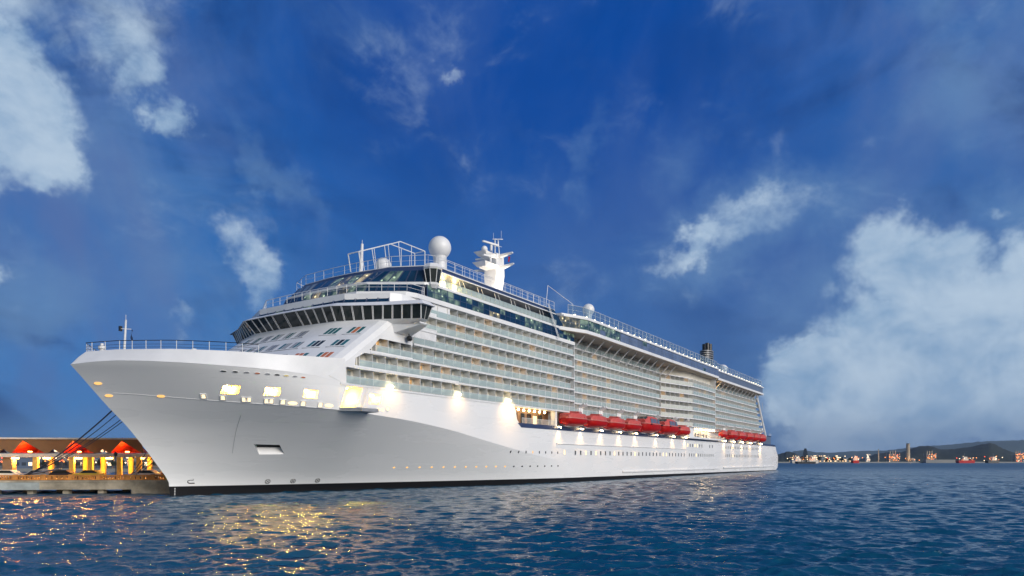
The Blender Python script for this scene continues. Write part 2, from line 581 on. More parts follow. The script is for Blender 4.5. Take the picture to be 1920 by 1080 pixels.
def hull_mesh():
    xs = [0, .0006, .0015, .003, .005, .0075, .0105, .014, .018, .023, .029, .036, .044, .053, .063, .074, .086, .1, .115, .13, .145, .16, .175, .19, .205, .22]
    sst = [58.5, 59.6, 60.0, 60.4, 60.7, 61.0, 61.2, 61.4, 61.9, 62.5, 63.0, 64]
    rows = []
    NV, NU = 20, 14
    for kind, cnt in (('l', NV), ('u', NU)):
        for i in range(cnt + 1):
            if kind == 'u' and i == 0: continue
            v = i / cnt
            # where this level meets the stem
            s0 = 0.0
            for _ in range(40):
                z = lerp(-4, zk(s0), v) if kind == 'l' else lerp(zk(s0), ztop(s0), v)
                s0 = stem(z)
            zend = lerp(-4, -1.5, v) if kind == 'l' else lerp(-1.5, 11.72, v)
            s1 = send(zend)
            st = [s0 + x * 290 for x in xs]
            st = [q for q in st if q < 57.8]
            row_s = [s0 + x * 290 for x in xs if s0 + .22 * 290 > 0]
            # shared stations aft of 58 so the promenade step stays clean
            fwd = [lerp(s0, 57.5, (k / 34) ** 2.0) for k in range(35)]
            mid = sst + list(np.linspace(67, 285, 60))
            aft = [lerp(285, s1, k / 8) for k in range(1, 9)]
            row = []
            for s in fwd + mid + aft:
                if kind == 'l':
                    z = lerp(-4, zk(s), v); b = lower_b(s, v)
                else:
                    z = lerp(zk(s), ztop(s), v); b = upper_b(s, v)
                row.append((s, b, z))
            row[0] = (row[0][0], 0.0, row[0][2])
            rows.append(row)
    n = len(rows[0]); nr = len(rows)
    V, F = [], []
    for r_ in rows:
        V += [P(*q) for q in r_]
    off = len(V)
    for r_ in rows:
        V += [P(q[0], -q[1], q[2]) for q in r_]
    for k in range(nr - 1):
        for i in range(n - 1):
            a, b, c, d = k * n + i, k * n + i + 1, (k + 1) * n + i + 1, (k + 1) * n + i
            F.append((a, b, c, d))
            F.append((off + d, off + c, off + b, off + a))
        F.append((k * n + n - 1, off + k * n + n - 1, off + (k + 1) * n + n - 1, (k + 1) * n + n - 1))
    for i in range(n - 1):
        F.append((i, off + i, off + i + 1, i + 1))
        k = (nr - 1) * n
        F.append((k + i, k + i + 1, off + k + i + 1, off + k + i))
    me = bpy.data.meshes.new('hull')
    me.from_pydata(V, [], F)
    bm = bmesh.new(); bm.from_mesh(me)
    bmesh.ops.remove_doubles(bm, verts=bm.verts, dist=1e-4)
    bmesh.ops.dissolve_degenerate(bm, edges=bm.edges, dist=1e-5)
    bmesh.ops.recalc_face_normals(bm, faces=bm.faces)
    bm.to_mesh(me); bm.free()
    me.materials.append(M['hull'])
    ob = bpy.data.objects.new('hull', me)
    COL.objects.link(ob)
    return ob


HULL = hull_mesh()


def skew_box(s0, s1, z0, z1, slant, depth, out=1.2):
    """cutter through the port side: a parallelogram leaning aft, going 'depth' inboard"""
    mb = MB()
    q = []
    for z, sh in ((z0, 0), (z1, slant)):
        bm_ = hull_b((s0 + s1) / 2 + sh, z)
        for s, b in ((s0, 1), (s1, 1), (s1, 0), (s0, 0)):
            bb = hull_b(s + sh, z)
            q.append(P(s + sh, bb + out if b else bb - depth, z))
    mb.hexa(q)
    return mb


cutters = []
def cutter(mb, m_):
    o = mb.build('cutter', m_)
    cutters.append(o)
    return o


ROOMS = []
for s0, s1, z0, z1, sl, dp in ((0.05, 1.7, 13.72, 14.75, -.25, 2.6), (4.25, 6.0, 13.66, 14.7, -.2, 2.6), (8.85, 10.75, 13.62, 14.7, 0, 2.6)):
    cutter(skew_box(s0, s1, z0, z1, sl, dp), 'cream'); ROOMS.append((s0, s1, z0, z1, dp))
cutter(skew_box(14.5, 17.6, 12.6, 15.75, 1.2, 4.0), 'cream'); ROOMS.append((14.5, 17.6, 12.6, 15.75, 4.0))
cutter(skew_box(20.2, 22.4, 13.55, 15.0, .2, 2.5), 'cream'); ROOMS.append((20.2, 22.4, 13.55, 15.0, 2.5))
# anchor pocket: deep at the top, its floor sloping out to the shell
_p = Vector(P(10.2, hull_b(10.2, 6.5), 6.5)); _tu = (Vector(P(10.5, hull_b(10.5, 6.5), 6.5)) - _p).normalized(); _tv = (Vector(P(10.2, hull_b(10.2, 6.8), 6.8)) - _p).normalized()
_nr = _tu.cross(_tv).normalized()
if _nr.y > 0: _nr = -_nr
_tv = (_tv - _tu * _tu.dot(_tv)).normalized()
def pk(a, c, d): return _p + _tu * (a - c * .5) + _tv * c + _nr * d
mb = MB()
mb.hexa([pk(-1.8, -1.15, .25), pk(1.8, -1.15, .25), pk(1.75, .25, -1.5), pk(-1.75, .25, -1.5), pk(-1.8, 1.15, .9), pk(1.8, 1.15, .9), pk(1.75, 1.1, -2.2), pk(-1.75, 1.1, -2.2)])
cutter(mb, 'white')

for c in cutters:
    md = HULL.modifiers.new('cut', 'BOOLEAN')
    md.operation = 'DIFFERENCE'; md.object = c; md.solver = 'EXACT'; md.material_mode = 'TRANSFER'
dg = bpy.context.evaluated_depsgraph_get()
nm = bpy.data.meshes.new_from_object(HULL.evaluated_get(dg))
HULL.modifiers.clear()
HULL.data = nm
for c in cutters: bpy.data.objects.remove(c)
nm.name = 'hull'
nm.polygons.foreach_set('use_smooth', [True] * len(nm.polygons))
nm.set_sharp_from_angle(angle=R(38))
_at = nm.attributes.get('sharp_edge') or nm.attributes.new('sharp_edge', 'BOOLEAN', 'EDGE')
_vc = [v.co for v in nm.vertices]
_kn = [abs(c.z - zk(c.x)) < .012 and c.x < 112 for c in _vc]
for e in nm.edges:
    if _kn[e.vertices[0]] and _kn[e.vertices[1]]: _at.data[e.index].value = True
HULL.parent = SHIP
print('hull faces', len(nm.polygons), [q.name for q in nm.materials])


def on_hull(s, z, proud=.02):
    return P(s, hull_b(s, z) + proud, z)


def hull_frame(s, z):
    """point, tangent aft, tangent up, outward normal on the port shell (ship local)"""
    p0 = Vector(on_hull(s, z, 0)); ps = Vector(on_hull(s + .15, z, 0)); pz = Vector(on_hull(s, z + .12, 0))
    tu = (ps - p0).normalized(); tv = (pz - p0).normalized()
    nr = tu.cross(tv).normalized()
    if nr.y > 0: nr = -nr
    tv = (tv - tu * tu.dot(tv)).normalized()
    return p0, tu, tv, nr


def plate_on_hull(mb, s, z, w, h_, proud=.04, mi=0, slant=0.0, rnd_=0.0):
    p0, tu, tv, nr = hull_frame(s, z)
    q = []
    for dn in (-.06, proud):
        for a, c in ((-1, -1), (1, -1), (1, 1), (-1, 1)):
            q.append(p0 + tu * (a * w / 2 + c * slant / 2) + tv * (c * h_ / 2) + nr * dn)
    mb.hexa(q, mi)


def ring_on_hull(mb, s, z, w, h_, t_=.08, proud=.07, mi=0):
    p0, tu, tv, nr = hull_frame(s, z)
    for a0, a1, c0, c1 in ((-w / 2 - t_, w / 2 + t_, h_ / 2, h_ / 2 + t_), (-w / 2 - t_, w / 2 + t_, -h_ / 2 - t_, -h_ / 2), (-w / 2 - t_, -w / 2, -h_ / 2, h_ / 2), (w / 2, w / 2 + t_, -h_ / 2, h_ / 2)):
        q = []
        for dn in (-.06, proud):
            for a, c in ((a0, c0), (a1, c0), (a1, c1), (a0, c1)):
                q.append(p0 + tu * a + tv * c + nr * dn)
        mb.hexa(q, mi)


def disc_on_hull(mb, s, z, ra, rb, proud=.03, mi=0, n=14):
    p0, tu, tv, nr = hull_frame(s, z)
    rings = []
    for dn in (-.05, proud):
        rings.append([p0 + tu * ra * math.cos(2 * math.pi * i / n) + tv * rb * math.sin(2 * math.pi * i / n) + nr * dn for i in range(n)])
    mb.loft(rings, mi)


# lit mooring deck openings: lamps inside, and thin frames
for i, (s0, s1, z0, z1, dp) in enumerate(ROOMS):
    sc_ = (s0 + s1) / 2 + (.5 if i == 3 else 0); zc = (z0 + z1) / 2
    bb = hull_b(sc_, zc)
    mb = MB(); mb.bar(P(s0 + .4, bb - dp * .45, z1 - .16), P(s1 - .1, bb - dp * .45, z1 - .16), .07, 8)
    f_ = mb.build('ceiling_lamp', 'lampy', SHIP)
    lamp('lamp_light', 'POINT', P(sc_, bb - dp * .5, zc + (z1 - z0) * .22), 3400 if i < 3 else 7000 if i == 3 else 3000, (1, .62, .09), f_, .18)
# things seen in the big side door: lockers and a rail
bb = hull_b(16.5, 13.5)
for ds, dz, w in ((15.9, 14.25, .55), (17.0, 14.1, .6), (16.9, 13.0, .5)):
    mb = MB(); mb.box(P(ds, bb - 3.6, dz), P(ds + w, bb - 3.2, dz + .6)); mb.build('door_locker', 'orange', SHIP)
mb = MB()
pts = [(14.5, 12.5), (18.3, 12.5), (19.4, 15.65), (15.6, 15.65)]
for (a, za), (b, zb) in zip(pts, pts[1:] + pts[:1]): mb.bar(on_hull(a, za, .03), on_hull(b, zb, .03), .07, 4)
mb.bar(on_hull(18.55, 12.5, .1), on_hull(19.75, 15.75, .1), .16, 4)
mb.build('side_door_frame', 'white2', SHIP)
# boarding platform folded out below the door
mb = MB()
z_ = 12.35
pl = [(14.3, hull_b(14.3, z_) - .3), (20.0, hull_b(20.0, z_) - .3), (19.4, BEAM + 2.7), (16.0, BEAM + 2.7)]
mb.prism([(s, -b) for s, b in pl], 12.05, 12.45)
mb.build('boarding_platform', 'grey', SHIP)
mb = MB()
for a, b in zip(pl[1:], pl[2:] + pl[:1]):
    if a[1] < BEAM and b[1] < BEAM: continue
    mb.bar(P(a[0], a[1], 12.52), P(b[0], b[1], 12.52), .09, 4)
for k in range(5):
    s = lerp(15.7, 19.5, k / 4)
    mb.bar(P(s, BEAM + 2.8, 12.4), P(s, BEAM + 2.8, 13.4), .025, 4)
mb.bar(P(15.7, BEAM + 2.8, 13.4), P(19.5, BEAM + 2.8, 13.4), .03, 4)
mb.build('platform_rail', 'white2', SHIP)

# roller fairleads under the openings: lit square frames
for s, z, w in [(q, zk(q) + .42, ww) for q, ww in ((-1.24, .6), (.55, .6), (2.83, 1.05), (5.17, 1.05), (6.74, .66), (9.18, .66), (11.48, .66))]:
    mb = MB(); ring_on_hull(mb, s, z, w, .6, .09, .1)
    fr = mb.build('fairlead', 'white2', SHIP)
    mb = MB()
    if w > 1.0: plate_on_hull(mb, s - w * .27, z, w * .36, .58, .05); plate_on_hull(mb, s + w * .27, z, w * .36, .58, .05)
    else: plate_on_hull(mb, s, z, w * .6, .58, .05)
    mb.build('fairlead_opening', 'winlit', fr)
for s, z, w in ((7.9, 12.8, .62), (12.75, 12.72, .62), (22.0, 12.75, .35), (23.0, 12.75, .35)):
    if w < .2: continue
    mb = MB(); disc_on_hull(mb, s, z, w, .22, .06); mb.build('chock', 'winlit', SHIP)
mb = MB(); disc_on_hull(mb, 24.1, 13.0, .5, .46, .08); o = mb.build('panama_chock', 'white2', SHIP)
mb = MB(); disc_on_hull(mb, 24.1, 13.0, .34, .3, .1); mb.build('chock_opening', 'winlit', o)
for s, z in ((-4.7, 13.3), (-10.1, 14.75), (-8.75, 13.3)):
    mb = MB(); disc_on_hull(mb, s, z, .5, .2, .06); mb.build('bow_chock', 'port_y', SHIP)
# oval row under the bulwark
for k in range(9):
    s = lerp(-1.0, 8.25, k / 8)
    z = lerp(16.4, 16.26, k / 8)
    mb = MB(); disc_on_hull(mb, s, z, .4, .15, .03); o = mb.build('oval_port', 'white2', SHIP)
    mb = MB(); disc_on_hull(mb, s, z, .33, .1, .045)
    mb.build('port_glass', ['glassd', 'glassd', 'grey', 'orange', 'grey', 'glassd', 'cream', 'grey', 'orange'][k], o)
# thin welded ledge lines on the flare
mb = MB()
for k in range(30):
    s0, s1 = lerp(-8.5, 20, k / 30), lerp(-8.5, 20, (k + 1) / 30)
    mb.bar(on_hull(s0, zk(s0), .01), on_hull(s1, zk(s1), .01), .045, 4)
mb.build('knuckle_bead', 'white2', SHIP)
# painted marks: three thruster circles with crosses, the bulb mark, draught figures
for s in (12.82, 16.6, 20.5):
    mb = MB()
    p0, tu, tv, nr = hull_frame(s, 1.78)
    pt = lambda a, r_: p0 + tu * math.cos(a) * r_ + tv * math.sin(a) * r_ + nr * .015
    for i in range(16): mb.bar(pt(2 * math.pi * i / 16, .38), pt(2 * math.pi * (i + 1) / 16, .38), .055, 4)
    for a in (.785, 2.356): mb.bar(pt(a, .36), pt(a + math.pi, .36), .05, 4)
    mb.build('thruster_mark', 'line', SHIP)
mb = MB()
p0, tu, tv, nr = hull_frame(2.45, 2.0)
pp = [(.55, -.28), (-.1, -.28), (-.3, -.2), (-.38, -.05), (-.3, .1), (-.1, .18), (.4, .18), (.12, .58)]
for a, b in zip(pp, pp[1:]): mb.bar(p0 + tu * a[0] + tv * a[1] + nr * .015, p0 + tu * b[0] + tv * b[1] + nr * .015, .075, 4)
mb.build('bulbous_bow_mark', 'line', SHIP)
mb = MB()
for k in range(5):
    plate_on_hull(mb, .6, .15 + k * .22, .13, .11, .02)
mb.build('draught_mark', 'white2', SHIP)
# black plate standing in for the shadowed top of the anchor pocket
mb = MB()
mb.hexa([pk(-1.76, -.29, -.78), pk(1.76, -.29, -.78), pk(1.74, .26, -1.47), pk(-1.74, .26, -1.47), pk(-1.76, -.24, -.76), pk(1.76, -.24, -.76), pk(1.74, 1.05, -1.5), pk(-1.74, 1.05, -1.5)])
mb.build('anchor_pocket_shade', 'black', SHIP)
# chain rub line on the flare
mb = MB()
for k in range(8):
    mb.bar(on_hull(6.0 - .29 * k, 6.0 + .64 * k, .0), on_hull(5.71 - .29 * k, 6.0 + .64 * (k + 1), .0), .03, 4)
mb.build('shell_weld', 'grey', SHIP)

# lower portholes
for k in range(18):
    s = 33 + 2.67 * k
    mb = MB(); disc_on_hull(mb, s, 3.75, .24, .17, .03)
    mb.build('porthole', 'port_y' if k < 11 else 'glassd', SHIP)
for k in range(8):
    s = 59.5 + 2.66 * k
    mb = MB(); disc_on_hull(mb, s, 6.68, .2, .3, .03)
    mb.build('porthole', 'glassd' if k != 3 else 'port_y', SHIP)

# hull windows, one row amidships, two rows aft
hw = []
hw += [(s, 6.75, 1.15, .75) for s in [81.2]]
s = 86.4
while s < 195:
    if not (163 < s < 166): hw.append((s, 6.75, 1.15, .8))
    s += 2.7 if s < 163 else 2.4
for s in list(np.arange(165.5, 182, 2.5)) + [189.5, 192.6]: hw.append((s, 9.95, 1.2, .9))
for s in list(np.arange(209, 262, 2.45)): hw.append((s, 9.95, 1.2, .85))
for s in list(np.arange(210, 262, 2.45)): hw.append((s, 6.75, 1.25, .85))
lit = {0, 3, 5, 9, 14, 22, 23, 30, 36, 37, 38, 60, 71}
rest = MB()
for i, (s, z, hh, w) in enumerate(sorted(hw)):
    mb = MB() if i < 96 else rest
    ring_on_hull(mb, s, z, w - .15, hh - .15, .08, .05, 0)
    plate_on_hull(mb, s, z, w - .15, hh - .15, .02, 2 if i in lit else 1)
    if i < 96: mb.build('hull_window', ['white2', 'glassd', 'winlit'], SHIP)
if rest.f: tag(rest.build('hull_window', ['white2', 'glassd', 'winlit'], SHIP), kind='stuff')

# long ledges on the shell
def ledge(name, s0, s1, z, hgt, proud, m_):
    mb = MB()
    n = max(2, int((s1 - s0) / 8))
    for k in range(n):
        a, b = lerp(s0, s1, k / n), lerp(s0, s1, (k + 1) / n)
        q = []
        for zz in (z, z + hgt):
            for s, pr in ((a, proud), (b, proud), (b, -.15), (a, -.15)): q.append(on_hull(s, zz, pr))
        mb.hexa(q)
    return mb.build(name, m_, SHIP)
ledge('shell_ledge', 77.5, 163, 8.6, .14, .22, 'white2')
ledge('shell_ledge', 163, 299, 8.55, .08, .06, 'white2')
ledge('sponson', 113, 200, 1.75, .35, .35, 'white2')
ledge('sponson', 206, 296, 1.9, .45, .45, 'white2')
# dark blue band at the promenade deck
mb = MB()
n = 60
def nb(s): return hull_b(min(s, 299.5), 11.7) + .06
for k in range(n):
    a, b = lerp(61.6, 299, k / n), lerp(61.6, 299, (k + 1) / n)
    q = [P(a + (1.4 if k == 0 else 0), nb(a), 11.66), P(b, nb(b), 11.66), P(b, nb(b) - .35, 11.66), P(a + (1.4 if k == 0 else 0), nb(a) - .35, 11.66),
         P(a, nb(a), 12.55), P(b, nb(b), 12.55), P(b, nb(b) - .35, 12.55), P(a, nb(a) - .35, 12.55)]
    mb.hexa(q)
mb.build('blue_sheer_band', 'navy', SHIP)

# ---------------------------------------------------------------- bow bulwark leaning in, foredeck, rails, mast
def top_curve(n=60):
    lo, hi = [], []
    for k in range(n + 1):
        x = (k / n) ** 1.7
        s0 = lerp(-12.8, 15.6, x)
        s1 = lerp(-11.0, 15.4, x)
        lo.append((s0, upper_b(s0, 1.0), ztop(s0) - .02))
        hi.append((s1, BEAM * shape((s1 + 11.0) / 26.2, 2.55, 1), interp(s1, [(-11, 18.75), (-9, 19.0), (-5, 19.12), (5, 19.05), (10, 19.3), (15.4, 19.65)])))
    return lo, hi
lo, hi = top_curve()
mb = MB()
rowA = [P(s, -b, z) for s, b, z in reversed(lo)] + [P(s, b, z) for s, b, z in lo[1:]]
rowB = [P(s, -b, z) for s, b, z in reversed(hi)] + [P(s, b, z) for s, b, z in hi[1:]]
rowM = [tuple(Vector(a) * .5 + Vector(b) * .5 + Vector((0, 0, .12))) for a, b in zip(rowA, rowB)]
rowC = [tuple(Vector(b) + (Vector((4.0, 0, b[2])) - Vector(b)) * .03 + Vector((0, 0, -.05))) for b in rowB]
rowD = [(c[0], c[1], 18.3) for c in rowC]
mb.loft([rowA, rowM, rowB, rowC, rowD], closed=False, caps=False)
mb.build('bow_bulwark', 'white', SHIP, smooth=True, sharp=30)
mb = MB()
poly = [(q[0], q[1]) for q in rowD]
mb.face([(x, y, 18.5) for x, y in poly])
mb.build('foredeck', 'deck', SHIP)
# rail round the bow
half = len(rowB) // 2
rb = [Vector(q) for q in rowB[half - 26:half + 42]]
mb = MB()
for a, b in zip(rb, rb[1:]): mb.bar(a + Vector((0, 0, 1.1)), b + Vector((0, 0, 1.1)), .05, 4)
rail = mb.build('bow_rail', 'black', SHIP)
for hgt in (.62, .25):
    mb = MB()
    for a, b in zip(rb, rb[1:]): mb.bar(a + Vector((0, 0, hgt)), b + Vector((0, 0, hgt)), .02, 4)
    mb.build('rail_wire', 'black', rail)
acc = 0
for a, b in zip(rb, rb[1:]):
    acc += (b - a).length
    if acc > 1.5:
        acc = 0
        mb = MB(); mb.bar(b, b + Vector((0, 0, 1.12)), .045, 4); mb.build('rail_post', 'white2', rail)
mb = MB()
mb.bar(P(-6.3, 0, 18.5), P(-6.05, 0, 23.6), .17, 8, r2=.11)
mb.bar(P(-6.05, 0, 23.5), P(-6.05, 0, 24.3), .03, 4)
mb.bar(P(-6.6, -.4, 22.4), P(-5.6, .5, 22.4), .05, 4)
bm_ = mb.build('bow_mast', 'white2', SHIP)
mb = MB(); mb.box(P(-6.7, -.6, 22.1), P(-6.35, -.3, 22.75)); mb.build('mast_lamp', 'black', bm_)
mb = MB()
for i, (a, c) in enumerate(((0, 0), (.1, .12), (.02, .2))):
    pass
fl = [[P(-5.62 + .12 * math.sin(j * 1.3 + w * 2), .5 + w * .25, 22.3 - j * .28) for w in (0, .5, 1)] for j in range(6)]
for a, b in zip(fl, fl[1:]):
    for i in range(2): mb.face([a[i], a[i + 1], b[i + 1], b[i]])
mb.build('flag', 'navy', bm_, recalc=False)
mb = MB(); mb.lathe(P(-8.0, -2.2, 18.3), [(.3, 0), (.3, 1.3), (.45, 1.35), (.45, 1.75), (.2, 1.8), (.2, 2.1)], 12); mb.build('bow_vent', 'white2', SHIP)
mb = MB()
for k in range(3): mb.lathe(P(-1.0 + k * 1.2, 7.4 - .2 * k, 18.5), [(.35, 0), (.25, .4), (.4, .9), (.3, 1.3)], 10)
mb.bar(P(-1.5, 7.5, 19.5), P(2.2, 6.9, 19.9), .18, 8)
mb.build('mooring_winch', 'white2', SHIP)
# ================================================================ superstructure
ZF = [16.15, 18.77, 21.39, 24.01, 26.63, 29.25, 31.87]
A_OUT, B_OUT, C_OUT, D_OUT = 18.45, 16.2, 20.2, 16.4


def sym(poly):
    """port half of a plan outline, front to back -> whole outline in local x,y"""
    return [(s, -b) for s, b in poly] + [(s, b) for s, b in reversed(poly)]


# inner steel block that everything hangs on (fills the ship between the balconies)
mb = MB()
mb.prism(sym([(30, 10), (34, 16.2), (85.5, 16.4), (85.6, 14.2), (147, 14.2), (147.1, 13.8), (191, 13.8), (191.1, 14.4), (268, 14.4)]), 16.1, 34.0)
core = mb.build('deckhouse_core', 'wall', SHIP)
# promenade deck and its wall
mb = MB()
mb.prism(sym([(58, 17.8), (299, 16.2)]), 11.2, 11.8)
mb.prism(sym([(79, 15.2), (272, 15.2)]), 11.8, 16.1, 0)
mb.build('promenade_deck', 'white2', SHIP)

# ---- sloping front: lofted between heights
def front_outline(z):
    sc_ = 20.6 - (26.8 - z) * 1.36
    rel = [(0, 0), (.12, 4), (.35, 8), (.55, 9.6), (1.0, 11.4), (2.2, 15.0), (3.2, 17.2), (4.1, 18.1), (5.4, BEAM)]
    return sc_, [(sc_ + a, b) for a, b in rel]
mb = MB()
rings = []
for z in np.linspace(16.9, 26.9, 13):
    _, o = front_outline(z)
    pts = [P(s, -b, z) for s, b in reversed(o)] + [P(s, b, z) for s, b in o[1:]]
    rings.append(pts)
mb.loft(rings, closed=False, caps=False)
# thickness: back wall
back = [[(q[0] + .35, q[1] * .985, q[2]) for q in r_] for r_ in rings]
mb.loft(back, closed=False, caps=False)
FRONT = mb.build('sloping_front', 'white', SHIP, smooth=True, sharp=12)


def front_point(b, z, proud=0.0):
    sc_, o = front_outline(z)
    s = float(np.interp(abs(b), [q[1] for q in o], [q[0] for q in o]))
    return Vector((s - proud * .6, -b, z + proud * .8))


# slanted cabin windows on the front, in groups of three
def front_group(b0, b1, z0, z1, kinds, n=3):
    frm = MB()
    for k in range(n):
        a, c = lerp(b0, b1, (k + .1) / n), lerp(b0, b1, (k + .84) / n)
        for o, mbx in ((.05, None),):
            mb = MB()
            q = [front_point(a, z0, .03), front_point(c, z0, .03), front_point(c, z1, .03), front_point(a, z1, .03)]
            qi = [p_ + Vector((.25, 0, -.2)) for p_ in q]
            mb.hexa(qi + q)
            mb.build('front_window', kinds[k % len(kinds)], SHIP)
    mb = MB()
    mb.bar(front_point(b0 - .3, z0 - .28, .04), front_point(b1 + .4, z0 - .28, .04), .05, 4)
    mb.build('window_ledge', 'grey', SHIP)
for z0, z1, kk in ((24.35, 25.5, 0), (22.0, 23.05, 1), (19.75, 20.75, 2)):
    for j, (b0, b1) in enumerate(((10.6, 12.8), (14.4, 16.5))):
        kinds = [['tealg', 'tealg', 'tealg'], ['tealg', 'orange', 'tealg'], ['tealg', 'glassd', 'glassd'], ['tealg', 'glassd', 'tealg'], ['orange', 'orange', 'tealg'], ['tealg', 'orange', 'orange']][kk * 2 + j]
        front_group(b0, b1, z0, z1, kinds)
    for j, b0 in enumerate((-9.2, -6.4, -3.6, -.8, 2.0, 4.8, 7.3)):
        if kk == 0 and j == 6: continue
        front_group(b0, b0 + 1.9, z0, z1, [['tealg', 'grey', 'grey'], ['grey', 'tealg', 'grey'], ['grey', 'slate', 'grey']][(j + kk) % 3])

# ---- white side panels round the three forward balcony openings
def plate(mb, outline, b, th=.28, mi=0):
    mb.loft([[P(s, b, z) for s, z in outline], [P(s, b - th, z) for s, z in outline]], mi)
mb = MB()
PB = BEAM + .03
# forward edge strips that follow the slope
plate(mb, [(12.3, 16.9), (14.6, 16.2), (15.0, 16.6), (15.0, 18.1), (15.6, 18.5), (16.2, 18.52), (17.3, 18.95), (17.4, 20.0), (19.2, 21.0), (19.7, 21.02), (20.2, 21.55), (20.6, 21.9), (22.4, 23.6), (23.8, 23.62), (29.9, 23.62), (29.9, 26.9), (26.2, 26.9)], PB)
plate(mb, [(15.6, 18.5), (16.2, 18.95), (17.3, 18.95), (42.2, 18.95), (42.3, 18.3), (41.2, 18.3), (41.0, 18.5)], PB + .02)
plate(mb, [(19.2, 21.0), (19.7, 21.55), (29.9, 21.55), (29.9, 21.05)], PB + .02)
mb.build('forward_side_plating', 'white', SHIP)

# ---- A-section decks, rows of balconies
def deck_slab(path_out, depth, z, th=.32):
    """balcony deck along a plan path (s,b), outer edge given"""
    mb = MB()
    inn = [(s, b - depth) for s, b in path_out]
    n = len(path_out)
    for (s0, b0), (s1, b1) in zip(path_out, path_out[1:]):
        mb.hexa([P(s0, b0 + .12, z - th), P(s1, b1 + .12, z - th), P(s1, b1 - depth, z - th), P(s0, b0 - depth, z - th), P(s0, b0 + .12, z), P(s1, b1 + .12, z), P(s1, b1 - depth, z), P(s0, b0 - depth, z)])
    return mb.build('balcony_deck', 'white2', SHIP)


DEP = 1.6
HGT = 2.62 - .27
WID = 2.72
# prototype balcony: origin at its forward outer corner on deck level; x aft, y inboard, z up
proto_mb = MB()
proto_mb.box((0, DEP - .06, 0), (WID, DEP, HGT))
proto_mb.box((0, .12, 0), (.05, DEP - .06, HGT), 1)
proto_mb.bar((.03, .03, 0), (.03, .03, HGT), .035, 4, 2)
BAL = proto_mb.build('balcony', ['wall', 'part', 'white2'], SHIP)
mb = MB(); mb.box((.02, 0, .06), (WID - .02, .02, 1.08)); mb.bar((0, .01, 1.1), (WID, .01, 1.1), .03, 4, 1)
BG = mb.build('glass_panel', ['bglass', 'white2'], BAL)
def door_mesh(m1):
    mb = MB()
    mb.box((.75, DEP - .1, .05), (2.25, DEP - .06, 2.1)); mb.box((1.46, DEP - .12, .05), (1.53, DEP - .1, 2.1), 1)
    return mb.build('sliding_door', [m1, 'white2'], BAL)
BD = door_mesh('door')
BD_LIT = door_mesh('doorlit').data
BD_CUR = door_mesh('doorcur').data
for ch in list(BAL.children):
    if ch.data in (BD_LIT, BD_CUR): bpy.data.objects.remove(ch)

rows = []      # (s, b, z, heading) of every balcony: (forward corner, rotation)
rr = random.Random(5)
def fill(s0, s1, b, z, row):
    s = s0
    while s + WID <= s1 + .4:
        rows.append((s, b, z, 0.0, row)); s += WID
starts = [15.6, 18.2, 21.6, 30.2, 30.6, 31.0]
for k, s0 in enumerate(starts):
    deck_slab([(s0 - 1.2 if k < 3 else s0, A_OUT), (86.0, A_OUT)], DEP, ZF[k])
    fill(s0, 86.0, A_OUT, ZF[k], k)
# a solid end wall where section A ends
mb = MB(); pbox(mb, 85.9, 86.1, A_OUT - 2.2, A_OUT, 16.15, 31.6); pbox(mb, 29.6, 29.9, 14.5, BEAM, 23.4, 26.8); mb.build('balcony_end_wall', 'white2', SHIP)
mb = MB()
for k, s0 in enumerate((15.0, 17.8, 20.9)): pbox(mb, s0 + .2, 30, 15.6, 16.2, ZF[k], ZF[k + 1] - .3); pbox(mb, s0, s0 + .2, 16.2, BEAM - .3, ZF[k], ZF[k + 1] - .3)
mb.build('cabin_inner_wall', 'wall', SHIP)
# B, C (bulge), D paths
def path_at(k):
    pB = [(86.1, B_OUT), (147, B_OUT), (166, C_OUT), (176, C_OUT + .25), (190.5, C_OUT)]
    return pB
for k in range(0, 7):
    z = ZF[k]
    deck_slab(path_at(k) if k < 6 else [(86.1, B_OUT), (147, B_OUT), (160, 18.9), (190.5, 18.9)], 2.4, z)
    deck_slab([(192.0, D_OUT), (267.5 + (6 - k) * 1.75, D_OUT)], 2.4, z)
mb = MB()
pbox(mb, 190.4, 190.7, 13.5, C_OUT, 16.0, 34.1)
for a, c in ((147, 166), (166, 176), (176, 190.5)):
    pass
mb.build('bulge_end_wall', 'white2', SHIP)
mb = MB()
mb.prism([(s, -b) for s, b in ((146.5, 13.6), (147, 14.2), (166, 18.3), (190.4, 18.3), (190.4, 13.6))], 15.9, 34.0)
mb.build('bulge_core', 'wall', SHIP)
far = []
for k in range(0, 7):
    z = ZF[k]
    s = 86.1
    while s + WID < 147.2: far.append((s, B_OUT, z, 0.0)); s += WID
    d = Vector((19, 4.0)); L_ = d.length; ang = math.atan2(4.0, 19)
    if k < 6:
        q = 0
        while q + WID < L_ + .3:
            far.append((147 + d.x * q / L_, B_OUT + d.y * q / L_, z, ang)); q += WID
        s = 166
        while s + WID < 190.8: far.append((s, C_OUT, z, 0.0)); s += WID
    s = 192.2
    while s + WID < 267.5 + (6 - k) * 1.75: far.append((s, D_OUT, z, 0.0)); s += WID

# the hundred nearest balconies are parts of their own
near = sorted(rows, key=lambda q: q[0] + q[4] * 1.5)
first = True
CHAIR_SPOTS = []
N_NEAR = 98
for i, (s, b, z, a, k) in enumerate(near[:N_NEAR]):
    c = BAL if i == 0 else BAL.copy()
    if i: COL.objects.link(c)
    c.parent = SHIP; c.location = P(s, b, z)
    kids = [BG, BD] if i == 0 else [BG.copy(), BD.copy()]
    x = rr.random()
    for j, kd in enumerate(kids):
        if i: COL.objects.link(kd)
        kd.parent = c
        if j == 1: kd.data = BD_LIT if x < .13 else BD_CUR if x > .78 else BD.data
    CHAIR_SPOTS.append((s, b, z))
